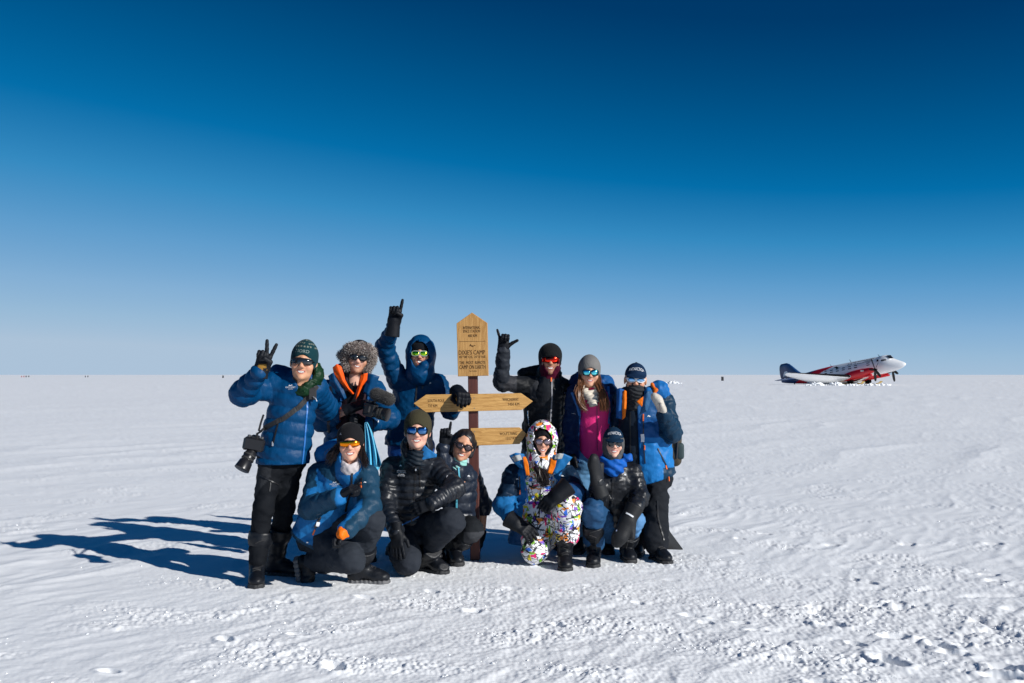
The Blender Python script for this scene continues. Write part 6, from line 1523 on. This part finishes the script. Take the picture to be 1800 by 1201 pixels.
# ================================================================== kneeling: splash-print suit
def splash_mat():
    m = bpy.data.materials.new('splash_print'); m.use_nodes = True; nt = m.node_tree; b = nt.nodes['Principled BSDF']; b.inputs['Roughness'].default_value = .55
    tc = nt.nodes.new('ShaderNodeTexCoord'); src = None
    base = nt.nodes.new('ShaderNodeRGB'); base.outputs[0].default_value = (.80, .80, .82, 1); cur = base.outputs[0]
    nz = nt.nodes.new('ShaderNodeTexNoise'); nz.inputs['Scale'].default_value = 9; nz.inputs['Detail'].default_value = 2
    nt.links.new(tc.outputs['Object'], nz.inputs['Vector'])
    def warped(scale, rot, amt):
        mp = nt.nodes.new('ShaderNodeMapping'); mp.inputs['Scale'].default_value = scale; mp.inputs['Rotation'].default_value = rot
        mx = nt.nodes.new('ShaderNodeVectorMath'); mx.operation = 'MULTIPLY_ADD'; mx.inputs[1].default_value = (amt,) * 3
        nt.links.new(nz.outputs['Color'], mx.inputs[0]); nt.links.new(tc.outputs['Object'], mx.inputs[2]); nt.links.new(mx.outputs[0], mp.inputs['Vector']); return mp.outputs[0]
    def mixin(fac, col):
        nonlocal cur
        mx = nt.nodes.new('ShaderNodeMix'); mx.data_type = 'RGBA'; nt.links.new(fac, mx.inputs[0]); nt.links.new(cur, mx.inputs[6])
        if isinstance(col, tuple): mx.inputs[7].default_value = (*col, 1)
        else: nt.links.new(col, mx.inputs[7])
        cur = mx.outputs[2]
    def lt(v, t, op='LESS_THAN'):
        n = nt.nodes.new('ShaderNodeMath'); n.operation = op; nt.links.new(v, n.inputs[0]); n.inputs[1].default_value = t; return n.outputs[0]
    def mulm(a, b_):
        n = nt.nodes.new('ShaderNodeMath'); n.operation = 'MULTIPLY'; nt.links.new(a, n.inputs[0]); nt.links.new(b_, n.inputs[1]); return n.outputs[0]
    for sc, rot, th in (((14, 20, 34), (.4, .3, .5), .50), ((30, 20, 13), (1.1, .2, 1.9), .66)):
        vo = nt.nodes.new('ShaderNodeTexVoronoi'); vo.distance = 'CHEBYCHEV'; vo.inputs['Scale'].default_value = 1; nt.links.new(warped(sc, rot, .03), vo.inputs['Vector'])
        sp = nt.nodes.new('ShaderNodeSeparateColor'); nt.links.new(vo.outputs['Color'], sp.inputs[0])
        hs = nt.nodes.new('ShaderNodeValToRGB'); hs.color_ramp.interpolation = 'CONSTANT'; E = hs.color_ramp.elements
        cols = [(.80, .62, .01), (.85, .02, .18), (.03, .18, .75), (.25, .55, .04), (.85, .25, .02), (.16, .04, .42)]
        E[0].position = 0; E[0].color = (*cols[0], 1); E[1].position = 1 / 6; E[1].color = (*cols[1], 1)
        for k in range(2, 6): e = E.new(k / 6); e.color = (*cols[k], 1)
        nt.links.new(sp.outputs[1], hs.inputs[0])
        mixin(mulm(lt(sp.outputs[0], th, 'GREATER_THAN'), lt(vo.outputs['Distance'], .40)), hs.outputs[0])
    for sc, rot, w in (((7, 7, 24), (.3, .5, .7), .045), ((22, 22, 7), (.9, 1.4, .2), .045), ((12, 18, 12), (1.9, .4, 1.1), .036), ((16, 8, 20), (.7, 2.1, 2.6), .040)):
        vo = nt.nodes.new('ShaderNodeTexVoronoi'); vo.feature = 'DISTANCE_TO_EDGE'; vo.inputs['Scale'].default_value = 1; nt.links.new(warped(sc, rot, .10), vo.inputs['Vector'])
        n2 = nt.nodes.new('ShaderNodeTexNoise'); n2.inputs['Scale'].default_value = 7; nt.links.new(warped((1, 1, 1), rot, 0), n2.inputs['Vector'])
        mixin(mulm(lt(vo.outputs['Distance'], w), lt(n2.outputs['Fac'], .53, 'GREATER_THAN')), (.008, .008, .012))
    nt.links.new(cur, b.inputs['Base Color'])
    n3 = nt.nodes.new('ShaderNodeTexNoise'); n3.inputs['Scale'].default_value = 18; n3.inputs['Detail'].default_value = 4; n3.inputs['Distortion'].default_value = 1; nt.links.new(tc.outputs['Object'], n3.inputs['Vector'])
    bn = nt.nodes.new('ShaderNodeBump'); bn.inputs['Strength'].default_value = .4; bn.inputs['Distance'].default_value = .01; nt.links.new(n3.outputs['Fac'], bn.inputs['Height']); nt.links.new(bn.outputs[0], b.inputs['Normal'])
    return m
def person_splash():
    SPL = splash_mat()
    p = Person('kneeling person in white splash-print snow suit with hood up under open blue jacket', gnd(950, 8.05), .0)
    chest, hem = at(948, 848, 8.12), at(945, 945, 8.18); shA, shB = at(904, 836, 8.12), at(998, 840, 8.12)
    armA = (shA, at(886, 888, 8.02), at(900, 911, 7.86)); armB = (shB, at(1010, 870, 7.92), at(992, 866, 7.76))
    legA = (at(945, 903, 8.03), gnd(941, 7.90, .125), gnd(935, 8.3, .12)); legB = (at(965, 930, 8.14), at(998, 893, 7.76), gnd(995, 7.84, .20))
    p.head(953, 775, 8.02, .99, yaw=.05, pitch=.01, roll=.03, skin=(.58, .31, .21), mouth='smile', lipc=(.5, .10, .12), bodycones=bones(chest, hem, (armA, armB), (legA, legB)))
    p.balaclava(A(.008, .008, .010), r=.088, opening=(.060, .080), oz=-.022, top=.2, name='balaclava')
    p.glasses('two', 'rose', rx=.032, ry=.0235, cx=.035, sq=2.4, frame=M('frame_brown', (.06, .03, .02), rough=.3))
    # suit: hood, torso and legs
    hood = p.hood_up(None, SPL, top=.170, w=.122, opening=(.082, .122), down=-.17, name='suit_hood')
    lk = [([p.hp(-.04, .06, -.12), at(946, 818, 7.93), at(952, 835, 7.90), at(955, 855, 7.89)], .018), ([p.hp(-.055, .06, -.12), at(940, 815, 7.93), at(946, 830, 7.90), at(948, 846, 7.89)], .014), ([p.hp(-.02, .07, -.13), at(954, 825, 7.91), at(960, 842, 7.90), at(961, 855, 7.89)], .014)]
    tubes_hair('hair', p.root, lk, A(.018, .011, .010), rngp, 90, r=.0019)
    g = G(.0095); g.add(cone(at(949, 845, 8.08), at(948, 935, 8.12), .15, .17, flat=(p.front, 1.2)), .03); g.add(ell(at(948, 938, 8.15), A(.18, .14, .13)), .04); g.add(cone(p.hp(0, -.02, -.17), at(949, 845, 8.06), .10, .13), .04)
    g.add(cone(legA[0], legA[1], .122, .114), .05); g.add(cone(legB[0], legB[1], .112, .104), .05)
    g.add(cone(legA[1], legA[2], .10, .08), .03); g.add(cone(legB[1], legB[2] + A(.005, 0, .05), .104, .098), .03)
    g.disp = lambda x, y, z: .009 * vnoise3(x * 14, y * 14, z * 20, 7) + .004 * vnoise3(x * 34, y * 34, z * 50, 8)
    suit = p.garment('snow_suit', g, SPL, None)
    strip('zip', bvh(suit), [(950, 860), (949, 885), (947, 905)], .004, .003, ZIPM, suit)
    nk = p.hp(0, -.02, -.17); br = A(.013, .13, .34); dk = A(.006, .020, .045)
    op = wedge(nk, (0, 0, -1), p.front, p.side, lambda h: .070 + .16 * np.clip(h, -.1, .14) - .06 * np.clip(h - .15, 0, .15) + 1.0 * np.clip(h - .29, 0, .13), lambda h: .008 + .55 * np.clip(h - .29, 0, .14), -.02)
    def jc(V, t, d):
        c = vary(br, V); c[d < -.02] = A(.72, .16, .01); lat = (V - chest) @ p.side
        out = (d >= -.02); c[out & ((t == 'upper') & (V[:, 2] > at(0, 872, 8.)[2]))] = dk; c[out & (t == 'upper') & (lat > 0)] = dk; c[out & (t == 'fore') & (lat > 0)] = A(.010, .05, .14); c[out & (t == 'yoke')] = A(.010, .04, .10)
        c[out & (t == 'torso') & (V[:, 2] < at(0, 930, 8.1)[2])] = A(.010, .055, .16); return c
    hc_ = plane(A(0, 0, -1), at(945, 958, 8.1))
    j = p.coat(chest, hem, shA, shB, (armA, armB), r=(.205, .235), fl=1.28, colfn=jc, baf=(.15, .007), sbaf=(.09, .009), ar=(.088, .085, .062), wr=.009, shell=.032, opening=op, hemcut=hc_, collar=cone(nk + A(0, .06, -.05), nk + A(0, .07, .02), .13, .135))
    tr = bvh(j)
    OR = A(.75, .17, .008); GP = A(.33, .34, .34)
    flap('collar', [[(895, 801), (906, 796), (921, 798)], [(902, 812), (912, 809), (924, 812)], [(913, 822), (920, 824), (929, 831)]], 7.94, NYL, p.root, br, curl=.02)
    flap('collar_patch', [[(899, 804), (906, 801), (914, 799)], [(905, 812), (911, 810), (918, 808)]], 7.90, SOFT, p.root, GP, .008, .02)
    flap('collar_lining', [[(919, 803), (924, 803)], [(921, 818), (929, 816)], [(925, 836), (931, 836)]], 7.91, NYL, p.root, OR, .012)
    flap('collar', [[(972, 800), (990, 797), (1006, 804)], [(970, 813), (985, 811), (997, 816)], [(966, 832), (974, 832), (981, 836)]], 7.94, NYL, p.root, br, curl=.02)
    flap('collar_patch', [[(976, 799), (984, 797), (991, 798)], [(974, 808), (981, 807), (987, 807)]], 7.90, SOFT, p.root, GP, .008, .02)
    flap('collar_lining', [[(968, 806), (978, 809)], [(966, 819), (976, 821)], [(962, 832), (970, 834)]], 7.91, NYL, p.root, OR, .012)
    strip('zip', tr, [(918, 826), (926, 860), (929, 890), (929, 925)], .007, .004, ZIPB, j); strip('chest_zip', tr, [(913, 838), (914, 855), (914, 867)], .005, .003, ZIPM, j); strip('zip_puller', tr, [(914, 862), (914, 869)], .005, .004, ORANGE, j)
    decal('emblem', tr, 909, 842, emblem_bar(.7), WHITE, j); decal('emblem', tr, 989, 838, emblem_mtn(1.0), WHITE, j)
    p.glove(at(902, 917, 7.82), nrm(A(.75, -.35, -.45)), A(.2, .6, -.8), 'relax', 1.28, thumb_side=A(.3, -.3, 1), cuff=.04, cuffr=.058); p.glove(at(984, 867, 7.68), nrm(A(-.78, -.25, -.62)), A(-.2, .6, -.8), 'grip', 1.32, thumb_side=A(0, -.5, .8), cuff=.07, cuffr=.060)
    gb, _ = hit(bvh(suit), 950, 890)
    p.boot(gnd(935, 8.28, .115), nrm(A(.05, -.9, .35)), nrm(A(0, -.2, -1)), up=nrm(A(0, -1, .2)), shaft=.12, laces=False); p.boot(gnd(993, 7.86, .115), nrm(legB[1] - legB[2]), A(-.03, -1, 0), sc=1.08, shaft=.13, puff=.004)
person_splash()

# ================================================================== squatting at the right: navy cap, mittens
def person_mitten():
    p = Person('squatting person in black down jacket with navy cap, round dark glasses and big mittens', gnd(1080, 8.1), -.04)
    chest, hem = at(1084, 846, 8.12), at(1080, 918, 8.20); shA, shB = at(1058, 830, 8.12), at(1112, 832, 8.12)
    armA = (shA, at(1052, 882, 7.98), at(1051, 850, 7.82)); armB = (shB, at(1125, 874, 8.02), at(1109, 907, 7.80))
    legA = (at(1068, 925, 8.24), at(1042, 897, 7.84), gnd(1044, 7.98, .16)); legB = (at(1092, 925, 8.24), at(1113, 916, 8.0), gnd(1101, 8.14, .16))
    p.head(1078, 778, 8.04, .94, yaw=.02, pitch=.0, roll=.02, skin=(.62, .36, .27), mouth='grin', lipc=(.5, .12, .14), bodycones=bones(chest, hem, (armA, armB), (legA, legB)))
    p.balaclava(A(.085, .086, .088), r=.092, opening=(.078, .104), oz=-.018, top=.045); p.cap(A(.005, .022, .050)); p.glasses('two', 'dark', rx=.0275, ry=.0265, cx=.034, sq=2.0, frame=M('frame_steel', (.2, .2, .21), rough=.3, metal=.8), fr=.0035)
    g = G(.008); g.add(cone(p.hp(0, -.01, -.14), p.hp(0, .0, -.19), .095, .10), .03); g.add(cone(at(1061, 808, 8.02), at(1080, 826, 8.0), .028, .016), .03); g.add(cone(at(1105, 804, 8.02), at(1083, 826, 8.0), .034, .016), .03); g.disp = lambda x, y, z: .008 * vnoise3(x * 30, y * 30, z * 44, 3) + .006 * np.sin(z * 90 + x * 60); g.sub(ell(p.hp(0, .03, -.07), A(.09, .10, .08)), .01)
    p.garment('blue_hood', g, NYLM, A(.008, .10, .42))
    j = p.coat(chest, hem, shA, shB, (armA, armB), r=(.155, .165), fl=1.2, colfn=lambda V, t, d: vary(A(.008, .0095, .013), V, .15), mat=NYLB, baf=(.075, .008), sbaf=(.06, .008), ar=(.078, .072, .056), wr=.009, h=.0085, hemcut=at(1080, 926, 8.15), shr=.072)
    tr = bvh(j); strip('zip', tr, [(1078, 838), (1077, 860), (1076, 880), (1074, 905)], .006, .003, ZIPM, j); decal('emblem', tr, 1099, 836, emblem_mtn(.9), WHITE, j)
    p.glove(at(1051, 850, 7.82), nrm(A(-.30, -.12, 1)), A(.7, -.5, 0), 'mitten', 1.18, col=A(.018, .019, .021), thumb_side=A(1, -.2, 0), cuff=.09, cuffr=.056, name='mitten'); m2 = p.glove(at(1107, 908, 7.78), nrm(A(-.52, -.35, -.85)), A(.3, .8, -.3), 'mitten', 1.28, col=A(.016, .017, .019), thumb_side=A(1, 0, -.3), cuff=.07, cuffr=.058, name='mitten')
    tm = bvh(m2); strip('reflective_band', tm, [(1101, 902), (1107, 905), (1113, 909)], .006, .003, WHITE, m2); decal('emblem', tm, 1084, 933, [poly2([(-1.2, -1.6), (1.2, -1.6), (1.2, 1.6), (-1.2, 1.6)], s=.0042)], M('pale_patch', (.45, .5, .7), rough=.6), m2)
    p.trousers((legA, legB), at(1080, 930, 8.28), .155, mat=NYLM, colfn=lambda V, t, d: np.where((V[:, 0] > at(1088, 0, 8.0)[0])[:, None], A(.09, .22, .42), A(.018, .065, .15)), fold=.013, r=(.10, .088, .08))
    p.boot(gnd(1044, 7.98, .115), legA[1] - legA[2], A(-.12, -1, 0), sc=1.05, shaft=.20, puff=.014); p.boot(gnd(1101, 8.14, .115), legB[1] - legB[2], A(.1, -1, 0), sc=1.0, shaft=.10)
person_mitten()
